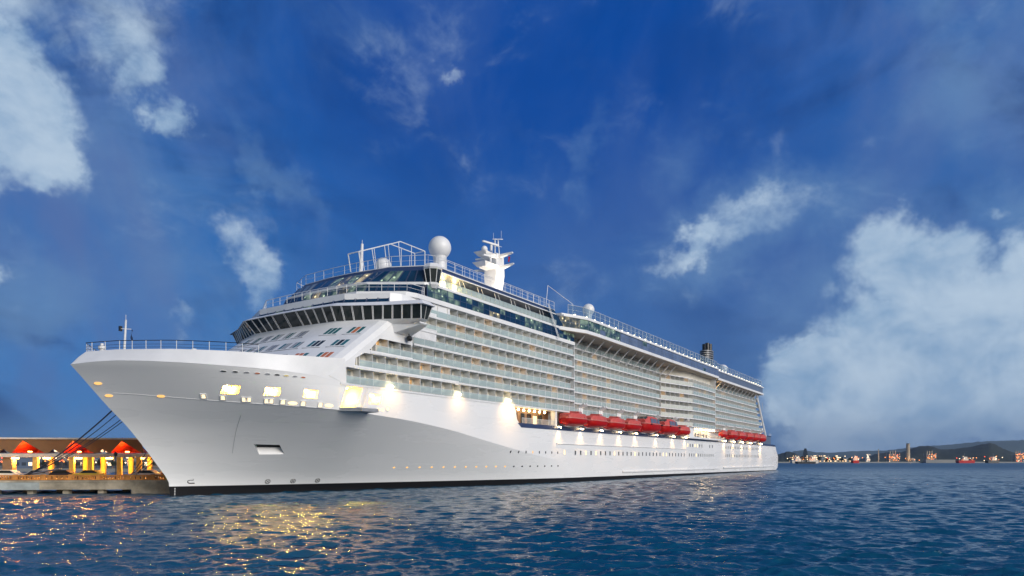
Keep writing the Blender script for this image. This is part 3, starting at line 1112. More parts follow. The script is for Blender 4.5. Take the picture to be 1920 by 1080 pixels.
# all the others in one mesh
mb = MB()
def add_bal(s, b, z, a, kinds=(0,)):
    ca, sa = math.cos(a), math.sin(a)

    def bx(x0, x1, y0, y1, z0, z1, mi):
        q = []
        for zz in (z0, z1):
            for x, y in ((x0, y0), (x1, y0), (x1, y1), (x0, y1)):
                # x along the deck edge (which may swing outboard by angle a), y inboard
                q.append(P(s + x * ca + y * sa, b + x * sa - y * ca, z + zz))
        mb.hexa(q, mi)
    x_ = rr.random()
    dm = 3 if x_ < .06 else 5 if x_ > .8 else 4
    bx(0, WID, DEP - .06, DEP, 0, HGT, 0)
    bx(0, .06, .12, DEP - .06, 0, HGT, 1)
    bx(0, .09, -.02, .07, 0, HGT, 2)
    bx(.02, WID - .02, 0, .02, .06, 1.08, 7 if a else 6)
    bx(0, WID, -.02, .04, 1.08, 1.15, 2)
    bx(.75, 2.25, DEP - .1, DEP - .06, .05, 2.1, dm)
for s, b, z, a, k in near[N_NEAR:]: add_bal(s, b, z, a)
for s, b, z, a in far: add_bal(s, b, z, a)
tag(mb.build('balcony', ['wall', 'part', 'white2', 'doorlit', 'door', 'doorcur', 'bglass', 'bglassc'], SHIP, recalc=False), kind='stuff')

# ---------------------------------------------------------------- A top: lounge windows, band, open balcony deck, fascia
def strip(name, path, z0, z1, th, m_, lean=0.0):
    mb = MB()
    for (s0, b0), (s1, b1) in zip(path, path[1:]):
        mb.hexa([P(s0, b0, z0), P(s1, b1, z0), P(s1, b1 - th, z0), P(s0, b0 - th, z0), P(s0, b0 + lean, z1), P(s1, b1 + lean, z1), P(s1, b1 - th + lean, z1), P(s0, b0 - th + lean, z1)])
    return mb.build(name, m_, SHIP)


def outline_band(name, half, z0, z1, m_, top=None):
    mb = MB(); mb.prism(sym(half), z0, z1, 0, sym(top) if top else None)
    return mb.build(name, m_, SHIP)


A_SIDE = 18.35
# floor slab / white band under the lounge windows, wrapping round the front
outline_band('deck_band', [(24.3, 3), (24.6, 11.2), (28.8, 18.0), (31, BEAM + .15), (86, BEAM + .15), (86, 10)], 31.5, 32.25, 'white')
# lounge windows along the side: one part per bay, two panes high
def pane_run(name, s0, s1, n, b, z0, z1, mats, frame='navy', lean=0.0, rows_=2, seed=1, bfun=None):
    rg = random.Random(seed)
    fr = MB()
    for k in range(n):
        a, c = lerp(s0, s1, k / n), lerp(s0, s1, (k + 1) / n)
        ba, bc = (b, b) if bfun is None else (bfun(a), bfun(c))
        mb = MB()
        for r_ in range(rows_):
            za, zb = lerp(z0, z1, r_ / rows_), lerp(z0, z1, (r_ + 1) / rows_)
            la, lb = lean * r_ / rows_, lean * (r_ + 1) / rows_
            mi = 1 + mats(k, r_, rg)
            mb.hexa([P(a + .07, ba + la, za + .05), P(c - .07, bc + la, za + .05), P(c - .07, bc + la - .1, za + .05), P(a + .07, ba + la - .1, za + .05),
                     P(a + .07, ba + lb, zb - .05), P(c - .07, bc + lb, zb - .05), P(c - .07, bc + lb - .1, zb - .05), P(a + .07, ba + lb - .1, zb - .05)], mi)
        # frame members standing just proud of the panes
        mb.hexa([P(a - .07, ba + .03, z0), P(a + .07, ba + .03, z0), P(a + .07, ba - .12, z0), P(a - .07, ba - .12, z0),
                 P(a - .07, ba + lean + .03, z1), P(a + .07, ba + lean + .03, z1), P(a + .07, ba + lean - .12, z1), P(a - .07, ba + lean - .12, z1)], 0)
        for r_ in range(1, rows_):
            zz = lerp(z0, z1, r_ / rows_); la = lean * r_ / rows_
            mb.hexa([P(a + .07, ba + la + .02, zz - .05), P(c - .07, bc + la + .02, zz - .05), P(c - .07, bc + la - .12, zz - .05), P(a + .07, ba + la - .12, zz - .05),
                     P(a + .07, ba + la + .02, zz + .05), P(c - .07, bc + la + .02, zz + .05), P(c - .07, bc + la - .12, zz + .05), P(a + .07, ba + la - .12, zz + .05)], 0)
        mb.build(name, [frame, 'glassb' if name == 'lounge_window' else 'glassg', 'glassl', 'glassw', 'slate', 'orange'], SHIP)
def side_kind(k, r_, rg):
    if k < 4: return 1
    if k in (10, 11) and r_ == 0: return 2
    if k in (18, 19, 20): return 1
    if k > 24: return 1 if rg.random() < .6 else 0
    return 1 if rg.random() < .35 else 0
pane_run('lounge_window', 33.6, 86.0, 29, BEAM, 32.25, 34.3, side_kind, seed=3)
outline_band('lounge_block', [(30, 2), (31.5, 10), (33.2, 17.5), (34.5, 18.2), (85.9, 18.2), (85.9, 8)], 32.2, 34.35, 'navy')
outline_band('deck_band', [(27.6, 3), (28.2, 9.9), (33.4, 18.0), (34.6, BEAM + .12), (84.0, BEAM + .12), (84, 10)], 34.3, 34.75, 'white')
# open balcony deck above: set-back wall, glass rail, slanted posts
outline_band('spa_deckhouse', [(38, 6), (38, 15.4), (76, 15.4), (76, 6)], 34.7, 37.15, 'wall')
mb = MB()
for k in range(27):
    a = lerp(37.0, 77.5, k / 27); c = lerp(37.0, 77.5, (k + 1) / 27)
    pbox(mb, a + .04, c - .04, BEAM - .02, BEAM + .02, 34.85, 35.9, 0)
mb.build('terrace_glass', 'bglass', SHIP)
for k in range(8):
    s = lerp(37.2, 76.5, k / 7.0)
    mb = MB(); mb.bar(P(s + .9, BEAM - .3, 34.75), P(s, BEAM - .5, 37.2), .07, 6)
    mb.build('terrace_post', 'white2', SHIP)
    mb = MB(); mb.bar(P(s + 2.6, BEAM - .3, 34.75), P(s + 1.2, BEAM - .5, 37.2), .05, 6); mb.build('terrace_post', 'white2', SHIP)
for k in range(10):
    s = lerp(38.3, 74, k / 9)
    mb = MB(); pbox(mb, s, s + 2.1, 15.4, 15.5, 34.85, 36.9); mb.build('terrace_door', 'doorcur' if k > 1 else 'winlit', SHIP)
for s in (41.0, 44.2):
    mb = MB(); pbox(mb, s, s + .8, 15.45, 15.7, 34.9, 36.9); o = mb.build('terrace_lamp', 'lampy', SHIP)
    lamp('lamp_light', 'POINT', P(s + .4, 16.3, 36.0), 60, (1, .62, .25), o, .2)
# dark blue roof fascia with white lip
half_r = [(31.2, 3), (32.0, 11.2), (34.9, 17.2), (37, 18.3), (77.5, 18.3), (77.5, 4)]
half_r2 = [(32.0, 3), (32.9, 10.9), (35.7, 16.8), (37.5, 17.7), (77.5, 17.7), (77.5, 4)]
outline_band('roof_fascia', half_r, 37.15, 38.15, 'navy', half_r2)
mb = MB()
mb.prism(sym([(32.1, 3), (33.0, 10.9), (35.8, 16.8), (37.5, 17.8), (78, 17.8), (78, 4)]), 38.15, 38.3)
pbox(mb, 37, 77.5, 18.3, 18.42, 37.12, 37.3)
mb.build('roof_edge', 'white', SHIP)

# ---- forward pod at the corner of the open deck
mb = MB()
cx, cy = 35.2, 18.3
ring = lambda r_, z: [P(cx + r_ * math.cos(2 * math.pi * i / 8 + .39), cy + r_ * math.sin(2 * math.pi * i / 8 + .39), z) for i in range(8)]
mb.loft([ring(.7, 33.9), ring(1.15, 34.45), ring(1.2, 34.8)], 0)
mb.loft([ring(1.55, 37.0), ring(1.75, 37.3), ring(1.2, 38.0), ring(.3, 38.2)], 0)
for i in range(8):
    mb.bar(ring(1.15, 34.8)[i], ring(1.6, 37.0)[i], .07, 4)
pod = mb.build('bridge_pod', 'white2', SHIP)
mb = MB(); mb.loft([ring(1.1, 34.8), ring(1.52, 37.0)], 0); mb.build('pod_glass', 'glassd', pod)

# ---- observation lounge windows across the front
def front_panes(name, half0, half1, z0, z1, segs, kinds, frame='navy'):
    """panes between a lower and an upper outline; segs = panes per outline side"""
    full0 = [P(s, -b, z0) for s, b in reversed(half0)] + [P(s, b, z0) for s, b in half0]
    full1 = [P(s, -b, z1) for s, b in reversed(half1)] + [P(s, b, z1) for s, b in half1]
    sg = list(reversed(segs)) + [segs[0] * 0 + max(1, int(2 * half0[0][1] / 2.2))] + segs
    i_ = 0
    for k in range(len(full0) - 1):
        n = sg[k] if k < len(sg) else 1
        for j in range(n):
            a0 = Vector(full0[k]).lerp(Vector(full0[k + 1]), (j + .05) / n); b0 = Vector(full0[k]).lerp(Vector(full0[k + 1]), (j + .95) / n)
            a1 = Vector(full1[k]).lerp(Vector(full1[k + 1]), (j + .05) / n); b1 = Vector(full1[k]).lerp(Vector(full1[k + 1]), (j + .95) / n)
            inn = Vector((.3, 0, 0))
            mb = MB()
            mb.hexa([a0, b0, b0 + inn, a0 + inn, a1, b1, b1 + inn, a1 + inn], 1)
            for p_, q_ in ((a0, a1), (b0, b1)): mb.bar(p_ + Vector((-.02, 0, 0)), q_ + Vector((-.02, 0, 0)), .06, 4, 0)
            mb.build(name, [frame, kinds(i_)], SHIP)
            i_ += 1
ob0 = [(28.0, 4.5), (28.8, 9.7), (33.9, 17.4)]; ob1 = [(30.6, 4.5), (31.4, 10.8), (34.6, 17.0)]
rg = random.Random(9)
front_panes('observation_window', ob0, ob1, 34.78, 37.12, [3, 6], lambda i: ['glassb', 'glassb', 'glassl', 'glassw'][0 if i < 9 else (2 if i in (11, 13, 17, 18) else 3 if i in (12, 14) else 1)])
outline_band('observation_block', [(29.0, 3), (29.8, 9.5), (34.6, 17.0), (38, 17.0), (38, 3)], 34.7, 37.16, 'navy', [(31.4, 3), (32.0, 10.4), (35.2, 16.6), (38, 16.6), (38, 3)])
# lower lounge windows behind the forward rail
lw0 = [(26.4, 4.5), (27.0, 10.4), (32.0, 17.9)]; lw1 = [(27.4, 4.5), (28.0, 10.2), (33.2, 17.9)]
front_panes('lounge_front_window', lw0, lw1, 32.26, 34.28, [3, 5], lambda i: ['glassb', 'glassl', 'glassw'][0 if i < 8 else (1 if i % 3 else 2) if i < 15 else 0])

# ---- bridge: house above it, roof visor, windows, floor and wings
outline_band('bridge_house', [(22.2, 3), (22.6, 10.6), (25.9, 17.3), (27.6, 18.2), (40, 18.2), (40, 3)], 29.3, 31.5, 'white')
hw0 = [(22.0, 3.6), (22.35, 10.7), (25.6, 17.3)]
front_panes('house_window', hw0, [(22.5, 3.6), (22.85, 10.5), (26.1, 17.2)], 30.0, 31.15, [3, 4], lambda i: 'glassb' if i > 9 or i % 3 else 'glassl')
rf0 = [(19.0, 3), (19.4, 10.8), (23.5, 18.1), (25.9, 24.1), (28.9, 24.1), (30.8, 18.5), (36, 18.5), (36, 3)]
rf1 = [(20.6, 3), (21.0, 10.6), (24.5, 17.8), (26.6, 23.3), (28.5, 23.3), (30.8, 18.5), (36, 18.5), (36, 3)]
outline_band('bridge_roof', rf0, 29.0, 29.75, 'white', rf1)
bw0 = [(20.9, 3.0), (21.3, 10.0), (24.1, 17.5), (26.9, 22.9)]
bw1 = [(19.3, 3.0), (19.7, 10.7), (23.6, 18.0), (26.2, 23.5)]
front_panes('bridge_window', bw0, bw1, 26.95, 29.02, [4, 5, 4], lambda i: 'glassd', 'white2')
for sg_ in (1, -1):
    mb = MB()
    e0 = [P(26.9, sg_ * 22.9, 26.95), P(28.4, sg_ * 22.9, 26.95), P(30.4, sg_ * 18.6, 26.95)]
    e1 = [P(26.2, sg_ * 23.5, 29.02), P(28.8, sg_ * 23.5, 29.02), P(30.6, sg_ * 18.6, 29.02)]
    for a0, b0, a1, b1 in ((e0[0], e0[1], e1[0], e1[1]), (e0[1], e0[2], e1[1], e1[2])):
        a0, b0, a1, b1 = map(Vector, (a0, b0, a1, b1))
        for j in range(2):
            p = [a0.lerp(b0, j / 2), a0.lerp(b0, (j + 1) / 2), a1.lerp(b1, (j + 1) / 2), a1.lerp(b1, j / 2)]
            inn = Vector((0, sg_ * .25, 0))
            mb.hexa([p[0], p[1], p[1] + inn, p[0] + inn, p[3], p[2], p[2] + inn, p[3] + inn], 1)
            mb.bar(p[0], p[3], .07, 4, 0); mb.bar(p[1], p[2], .07, 4, 0)
    mb.build('wing_window', ['white2', 'glassd'], SHIP)
outline_band('bridge_interior', [(22.4, 3), (22.8, 9.8), (25.6, 17.0), (27.5, 21.9), (29.5, 18), (34, 17), (34, 3)], 26.9, 29.05, 'black')
fl0 = [(21.4, 3), (21.8, 9.7), (24.6, 17.2), (26.4, 20.2), (27.4, 20.2), (30.2, 18.45), (36, 18.45), (36, 3)]
fl1 = [(20.7, 3), (21.1, 10.1), (23.9, 17.7), (26.7, 23.1), (28.5, 23.1), (30.6, 18.6), (36, 18.6), (36, 3)]
outline_band('bridge_floor', [(22.0, 3), (22.4, 9.6), (25.0, 17.0), (26.2, 18.9), (27.2, 18.9), (30.0, 18.45), (36, 18.45), (36, 3)], 25.0, 26.3, 'white2', fl0)
outline_band('bridge_sill', fl0, 26.3, 26.95, 'white', fl1)
# wing brackets
for sg_ in (1, -1):
    for k in range(4):
        b0 = 19.5 + k * 1.0
        mb = MB(); mb.box(P(26.8, sg_ * b0, 25.9 + k * .12), P(28.4, sg_ * (b0 + .2), 26.5)); mb.build('wing_bracket', 'white2', SHIP)
for sg_ in (1, -1):
    mb = MB()
    mb.hexa([P(25.4, sg_ * 18.2, 24.9), P(29.6, sg_ * 18.2, 24.9), P(28.5, sg_ * 22.7, 26.1), P(27.0, sg_ * 22.7, 26.1), P(24.9, sg_ * 18.0, 26.28), P(29.9, sg_ * 18.0, 26.28), P(28.5, sg_ * 22.9, 26.28), P(26.8, sg_ * 22.9, 26.28)])
    mb.build('wing_soffit', 'white', SHIP)
mb = MB(); mb.lathe(P(28.3, 19.2, 24.0), [(.05, .9), (.42, .7), (.5, .3), (.3, 0)], 12); mb.bar(P(28.3, 19.2, 24.6), P(28.3, 19.0, 26.0), .08)
mb.build('wing_searchlight', 'black', SHIP)

# ---------------------------------------------------------------- rails
def rail_run(name, pts, h_, n_mid, post_every, m_='white2', r_=.05, glass=False):
    mb = MB()
    pv = [Vector(q) for q in pts]
    for a, b in zip(pv, pv[1:]):
        mb.bar(a + Vector((0, 0, h_)), b + Vector((0, 0, h_)), r_, 4)
        for j in range(n_mid):
            zz = h_ * (j + 1) / (n_mid + 1)
            mb.bar(a + Vector((0, 0, zz)), b + Vector((0, 0, zz)), r_ * .5, 4)
        L = (b - a).length; n = max(1, int(L / post_every))
        for j in range(n + 1):
            p_ = a.lerp(b, j / n); mb.bar(p_, p_ + Vector((0, 0, h_)), r_ * .9, 4)
    o = mb.build(name, m_, SHIP)
    if glass:
        mb = MB()
        for a, b in zip(pv, pv[1:]):
            nrm = (b - a).normalized().cross(Vector((0, 0, 1))) * .015
            mb.hexa([a - nrm, b - nrm, b + nrm, a + nrm] + [q + Vector((0, 0, h_ - .06)) for q in (a - nrm, b - nrm, b + nrm, a + nrm)])
        mb.build('windscreen', 'screen', o)
    return o
full = lambda half, z: [P(s, -b, z) for s, b in reversed(half)] + [P(s, b, z) for s, b in half]
rail_run('forward_rail', full([(23.9, 3), (24.5, 11.3), (28.9, 18.2), (32.8, 18.5)], 32.25), 1.35, 1, 2.0, r_=.055)
rail_run('roof_rail', full([(32.6, 3), (33.1, 10.9), (35.8, 16.8), (37.6, 17.6), (62.5, 17.6), (78.0, 17.6)], 38.3), 1.75, 1, 2.2, r_=.05)
rail_run('inner_rail', full([(40, 15.2), (76, 15.2)], 38.3)[2:], 2.6, 1, 2.6, r_=.04)
for k in range(16):
    s = lerp(40, 75, k / 15)
    mb = MB(); pbox(mb, s, s + 1.5, 15.6, 16.2, 38.3, 38.95); mb.build('roof_locker', 'white2', SHIP)

# ---------------------------------------------------------------- lido deck: overhanging glass gallery over B, C and D
def lido_b(s): return interp(s, [(77, 17.9), (80, 18.9), (86.5, 21.3), (92, 21.55), (190, 21.6), (192.5, 20.5), (263, 20.4)])
LP = [77.2, 80, 83, 86.5, 92, 110, 130, 150, 170, 190, 192.5, 215, 240, 263]
def lido_prism(name, z0, z1, off, m_, s_lo=0, s_hi=999, b_in=12.0):
    st = [s for s in LP if s_lo <= s <= s_hi]
    mb = MB()
    for s0, s1 in zip(st, st[1:]):
        mb.hexa([P(s0, lido_b(s0) + off, z0), P(s1, lido_b(s1) + off, z0), P(s1, b_in, z0), P(s0, b_in, z0), P(s0, lido_b(s0) + off, z1), P(s1, lido_b(s1) + off, z1), P(s1, b_in, z1), P(s0, b_in, z1)])
    return mb.build(name, m_, SHIP)
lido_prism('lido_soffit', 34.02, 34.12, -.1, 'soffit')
lido_prism('lido_band', 34.12, 34.85, 0, 'white')
lido_prism('lido_core', 34.85, 37.3, -.45, 'slate')
def lido_kind(k, r_, rg):
    if k < 4: return 2 if k < 2 else 1
    return 1 if rg.random() < (.6 if k < 9 else .05) else 0
pane_run('lido_window', 79, 190.0, 38, 0, 34.85, 37.2, lido_kind, 'slate', 0.0, 2, 7, bfun=lambda s: lido_b(s) - .2)
mb = MB()
for s0, s1 in ((192.6, 215), (215, 240), (240, 262)):
    mb.hexa([P(s0, lido_b(s0) - .2, 34.85), P(s1, lido_b(s1) - .2, 34.85), P(s1, 19, 34.85), P(s0, 19, 34.85), P(s0, lido_b(s0) - .2, 37.2), P(s1, lido_b(s1) - .2, 37.2), P(s1, 19, 37.2), P(s0, 19, 37.2)])
mb.build('aft_gallery_panel', 'slate', SHIP)
lido_prism('lido_roof', 37.2, 37.6, .05, 'white', 80)
lido_prism('lido_roof_edge', 37.6, 38.0, -.5, 'white', 80)
# the lamps along the roof edge and a strip light washing the deck edge
for k in range(46):
    s = lerp(84, 260, k / 45)
    mb = MB(); mb.box(P(s, lido_b(s) - .75, 38.02), P(s + .35, lido_b(s) - 1.0, 38.2)); mb.build('deck_edge_lamp', 'lampw', SHIP)
pts = [P(s, lido_b(s) - .7, 38.0) for s in (82, 86.5, 92, 190, 192.5, 262)]
rail_run('lido_rail', pts, 2.15, 1, 2.6, r_=.045, glass=True)
for k in range(30):
    s = lerp(120, 258, k / 29) + rr.uniform(-1, 1)
    mb = MB(); mb.box(P(s, 17.5, 38.0), P(s + rr.uniform(.8, 2.5), 18.3, 38.0 + rr.uniform(.6, 1.5)))
    mb.build('sun_deck_locker', 'white2', SHIP)
outline_band('upper_deckhouse', [(88, 4), (92, 13.5), (225, 13.5), (232, 4)], 37.9, 40.2, 'white')
# transition: slanted blue glass end of A and truss ladder
mb = MB()
mb.hexa([P(77.4, 18.4, 34.8), P(80.6, 18.8, 34.8), P(80.6, 14, 34.8), P(77.4, 14, 34.8), P(73.6, 18.0, 38.1), P(76.8, 18.2, 38.1), P(76.8, 14, 38.1), P(73.6, 14, 38.1)])
mb.build('slanted_glass_screen', 'glassb', SHIP)
mb = MB()
a, b = Vector(P(73.2, 18.9, 38.6)), Vector(P(77.4, 19.1, 31.9))
for off in (-.28, .28): mb.bar(a + Vector((off, 0, 0)), b + Vector((off, 0, 0)), .06, 4)
for k in range(19):
    c = a.lerp(b, k / 18); mb.bar(c - Vector((.28, 0, 0)), c + Vector((.28, 0, 0)), .035, 4)
    if k < 18:
        d = a.lerp(b, (k + 1) / 18); mb.bar(c + Vector(((-.28 if k % 2 else .28), 0, 0)), d + Vector(((.28 if k % 2 else -.28), 0, 0)), .03, 4)
mb.build('truss_ladder', 'white2', SHIP)
mb = MB()
mb.bar(P(88, 17, 41.6), P(78, 16, 44.0), .06, 4); mb.bar(P(78, 16, 44.0), P(77, 16, 38.3), .06, 4)
mb.bar(P(88, 17, 41.6), P(88, 17, 38.0), .06, 4)
mb.build('roof_stay', 'white2', SHIP)
# struts from the balcony edge out to the lido overhang
for k in range(13):
    s = 88.5 + k * 5.15
    mb = MB(); mb.bar(P(s, 16.35, 30.7), P(s, 19.9, 34.1), .17, 6); mb.build('lido_strut', 'white2', SHIP)
for k in range(13):
    s = 195.5 + k * 5.4
    mb = MB(); mb.bar(P(s, D_OUT + .15, 30.9), P(s, 19.4, 34.1), .17, 6); mb.build('lido_strut', 'white2', SHIP)
# warm light under the aft overhang
mb = MB(); pbox(mb, 196, 200, 15.0, 15.3, 33.4, 33.7); o = mb.build('aft_bar_lamp', 'lampy', SHIP)
lamp('lamp_light', 'POINT', P(198, 16.4, 33.2), 260, (1, .45, .1), o, .4)

# ---------------------------------------------------------------- aft end: stepped white terraces and the long raking stay
for k in range(7):
    s0 = 266.5 + (6 - k) * 1.75
    mb = MB(); pbox(mb, s0, s0 + 2.2, 6, D_OUT + .5, ZF[k] - .35, ZF[k] + 1.1); mb.build('aft_terrace', 'white', SHIP)
mb = MB()
for o_ in (0, 1.1):
    mb.bar(P(263.5 + o_, 17.2, 34.1), P(281 + o_, 17.2, 16.2), .32, 6)
for k in range(12):
    x = k / 12
    mb.bar(P(lerp(263.5, 281, x), 17.2, lerp(34.1, 16.2, x)), P(lerp(264.6, 282.1, x + .04), 17.2, lerp(34.1, 16.2, x + .04)), .14, 4)
mb.build('aft_raking_stay', 'white2', SHIP)
mb = MB(); mb.prism(sym([(273, 16.2), (299, 15.6)]), 12.3, 16.6); mb.build('stern_deckhouse', 'slate', SHIP)
mb = MB()
mb.prism(sym([(272.7, 16.4), (299.4, 15.8)]), 16.6, 16.95); mb.build('stern_roof', 'navy', SHIP)
rail_run('stern_rail', [P(294, 15.9, 16.9), P(299.2, 15.7, 16.9)], 1.1, 2, 1.5)
mb = MB(); mb.bar(P(266, 15, 37.9), P(266, 15, 42.5), .09, 6); mb.bar(P(266, 15, 40.4), P(268, 15, 40.4), .06, 4); mb.bar(P(272.5, 17.6, 28), P(272.5, 17.6, 31.5), .08, 4); mb.build('aft_mast', 'grey', SHIP)
# ================================================================ things on top: radomes, mast, funnel
def radome(c, r, ped):
    mb = MB(); mb.sphere(P(*c), r, 28, 16); o = mb.build('radome', 'white', SHIP, smooth=True, sharp=60)
    mb = MB(); mb.lathe(P(c[0], c[1], c[2] - ped), [(r * .62, 0), (r * .55, ped * .5), (r * .62, ped - r * .72)], 20); mb.build('radome_pedestal', 'white2', o)
    return o
radome((42.4, 14, 43.45), 2.05, 5.3)
radome((41.5, 1.0, 42.0), 1.5, 3.9)
radome((102.0, 14, 43.2), 1.55, 5.3)
radome((236.0, 10, 43.4), 1.95, 5.5)
radome((150.0, 9, 42.6), .9, 4.4)
# tube frame on the forward roof
mb = MB()
for b in (2.8, 5.4):
    pts = [P(29.8 + 1.6, b, 38.2), P(30.8, b, 41.2), P(41.4, b, 45.8), P(48.4, b, 45.8), P(48.4, b, 38.2)]
    for a, c in zip(pts, pts[1:]): mb.bar(a, c, .1, 6)
    for x in (.3, .6, .95):
        q = Vector(pts[1]).lerp(Vector(pts[2]), x); mb.bar(q, (q.x + 1.0, q.y, 38.2), .07, 5)
    mb.bar(P(44.5, b, 45.8), P(44.5, b, 38.2), .07, 5)
for s, z in ((30.8, 41.2), (41.4, 45.8), (48.4, 45.8)): mb.bar(P(s, 2.8, z), P(s, 5.4, z), .08, 5)
mb.build('signal_frame', 'white2', SHIP)
mb = MB(); mb.bar(P(33.6, 3.0, 38.2), P(34.0, 3.0, 43.8), .38, 10, r2=.22); mb.bar(P(34.0, 3.0, 43.8), P(34.0, 3.0, 44.5), .05, 4)
mb.build('roof_pole', 'white', SHIP)
# radar mast
MS = 80.0
mb = MB()
def rect(s, hb, hs, z): return [P(s - hs, hb, z), P(s + hs, hb, z), P(s + hs, -hb, z), P(s - hs, -hb, z)]
mb.loft([rect(MS, 1.5, 1.9, 38.2), rect(MS, 1.35, 1.6, 45.5), rect(MS + .2, 1.7, 1.8, 49.0), rect(MS + .3, 1.6, 1.5, 53.9)])
RM = mb.build('radar_mast', 'white', SHIP)
mb = MB()
mb.loft([rect(MS - 2.6, 1.2, 2.6, 50.0), rect(MS - 3.0, 1.9, 3.2, 50.9)], 0)
mb.loft([rect(MS - 2.6, 1.2, 2.2, 52.6), rect(MS - 2.9, 1.7, 3.0, 53.4)], 0)
for b in (5.6, -5.6):
    mb.hexa([P(MS - .5, b * .25, 50.0), P(MS + .8, b * .25, 50.0), P(MS + .3, b, 50.9), P(MS - .2, b, 50.9), P(MS - .5, b * .25, 50.8), P(MS + .8, b * .25, 50.8), P(MS + .3, b, 51.15), P(MS - .2, b, 51.15)])
    mb.hexa([P(MS - .5, b * .25, 53.0), P(MS + .8, b * .25, 53.0), P(MS + .3, b * .95, 53.5), P(MS - .2, b * .95, 53.5), P(MS - .5, b * .25, 53.6), P(MS + .8, b * .25, 53.6), P(MS + .3, b * .95, 53.8), P(MS - .2, b * .95, 53.8)])
mb.build('mast_platform', 'white', RM)
for s, z, l, b in ((MS - 3.4, 52.3, 3.0, 1.2), (MS - 2.6, 55.6, 3.6, .8)):
    mb = MB(); mb.box(P(s - .2, b - l / 2 + .3, z), P(s + .2, b - l / 2 - l * .5, z + .35)) if False else mb.hexa([P(s - l * .7, b - .6, z), P(s + l * .5, b + .9, z - .15), P(s + l * .5, b + 1.25, z - .15), P(s - l * .7, b - .2, z), P(s - l * .7, b - .6, z + .38), P(s + l * .5, b + .9, z + .23), P(s + l * .5, b + 1.25, z + .23), P(s - l * .7, b - .2, z + .38)])
    mb.bar(P(s, b + .2, z), P(s, b + .2, z - 1.5), .28, 8)
    mb.build('radar_scanner', 'white2', RM)
mb = MB()
mb.bar(P(MS - .4, .6, 53.9), P(MS - .4, .6, 57.3), .16, 6); mb.bar(P(MS + .4, -.9, 53.9), P(MS + .3, -.6, 56.4), .12, 6)
mb.bar(P(MS + .6, 1.2, 53.9), P(MS + .3, 1.0, 57.4), .14, 6)
mb.bar(P(MS - 1.4, .6, 57.2), P(MS + 1.0, 1.9, 57.6), .1, 5); mb.bar(P(MS - 1.0, 1.6, 55.6), P(MS + .4, 2.0, 55.6), .06, 5)
mb.bar(P(MS - 2, 0, 56.2), P(MS + .5, .8, 55.9), .1, 5)
mb.bar(P(MS + .2, 2.0, 57.6), P(MS + .2, 2.0, 59.4), .03, 4); mb.bar(P(MS - 1, .6, 57.3), P(MS - 1.0, .6, 58.8), .03, 4)
mb.bar(P(MS - 4.4, .5, 53.4), P(MS - 4.4, .5, 54.3), .05, 4)
mb.build('mast_pole', 'white2', RM)
mb = MB(); mb.sphere(P(MS - 5.0, .8, 53.9), .75, 14, 8); mb.build('mast_dome', 'white', RM, smooth=True, sharp=60)
mb = MB()
fl = [[P(MS + .1 + .15 * w, 4.0 + .3 * w + .1 * math.sin(j + w), 52.9 - j * .3) for w in (0, .6, 1.2)] for j in range(5)]
for a, b in zip(fl, fl[1:]):
    for i in range(2): mb.face([a[i], a[i + 1], b[i + 1], b[i]])
mb.build('flag', 'red', RM, recalc=False)
# floodlights that wash the mast
for s, b in ((MS - 4.5, 5.0), (MS + 4.0, 5.5)):
    mb = MB(); mb.box(P(s - .35, b - .3, 40.3), P(s + .35, b + .3, 40.75)); o = mb.build('mast_floodlight', 'lampn', SHIP)
    lamp('lamp_light', 'SPOT', P(s, b - .4, 41.1), 5200, (1, .83, .6), o, .2, P(MS - .5, 0, 50), 55)
# funnel
FN = 246.0
mb = MB()
mb.loft([[P(FN + 4.2 * math.cos(a), 2.6 * math.sin(a), z) for a in [2 * math.pi * i / 24 for i in range(24)]] for z in (38, 53.2)])
fun = mb.build('funnel', 'black', SHIP, smooth=True)
mb = MB()
for k in range(9):
    z = 45.2 + k * .95
    mb.loft([[P(FN + (4.45 - .1) * math.cos(a), 2.85 * math.sin(a), zz) for a in [2 * math.pi * i / 24 for i in range(24)]] for zz in (z, z + .32)])
mb.build('funnel_ring', 'grey', fun)
mb = MB()
for ds, b in ((-2.2, 1.0), (0, -1.0), (1.2, 1.1), (2.6, -.4)): mb.bar(P(FN + ds, b, 53), P(FN + ds, b, 56.4), .95, 12)
mb.build('exhaust_pipe', 'black', fun)
mb = MB(); mb.prism([(FN - 3, -4.6), (FN + 2.5, -4.6), (FN + 2.5, -2), (FN - 3, -2)], 40, 46.2); mb.build('funnel_casing', 'white', SHIP)

# ---------------------------------------------------------------- promenade opening and tender platform
M['wood'] = mat('warm_wood', (.22, .12, .06), .5, vary=.3, vscale=.8)
mb = MB(); pbox(mb, 60.5, 79, 15.3, 15.5, 11.8, 16.0); mb.build('promenade_wall', 'wood', SHIP)
for k, (s, z, mi) in enumerate(((62.5, 14.2, 1), (64.5, 13.9, 0), (67.4, 14.1, 0), (70.0, 14.0, 0), (72.4, 13.6, 1), (74.6, 14.0, 0))):
    mb = MB(); pbox(mb, s, s + 1.5, 15.5, 15.56, 12.3, 14.9 if mi == 0 else 14.6); mb.build('promenade_window', 'winlit' if mi else 'glassd', SHIP)
for k in range(7):
    s = 62.6 + k * 2.15
    mb = MB(); mb.sphere(P(s, 16.6, 15.45), .2, 10, 6); o = mb.build('promenade_lamp', 'lampw', SHIP)
    if k % 2 == 0: lamp('lamp_light', 'POINT', P(s, 16.9, 15.1), 22, (1, .62, .27), o, .2)
rail_run('promenade_rail', [P(63.6, 18.3, 12.5), P(77, 18.3, 12.5)], 1.15, 0, .35, 'white2', .04)
mb = MB(); pbox(mb, 77.2, 77.9, 17.2, 18.4, 12.4, 17.0); mb.build('davit_post', 'white', SHIP)
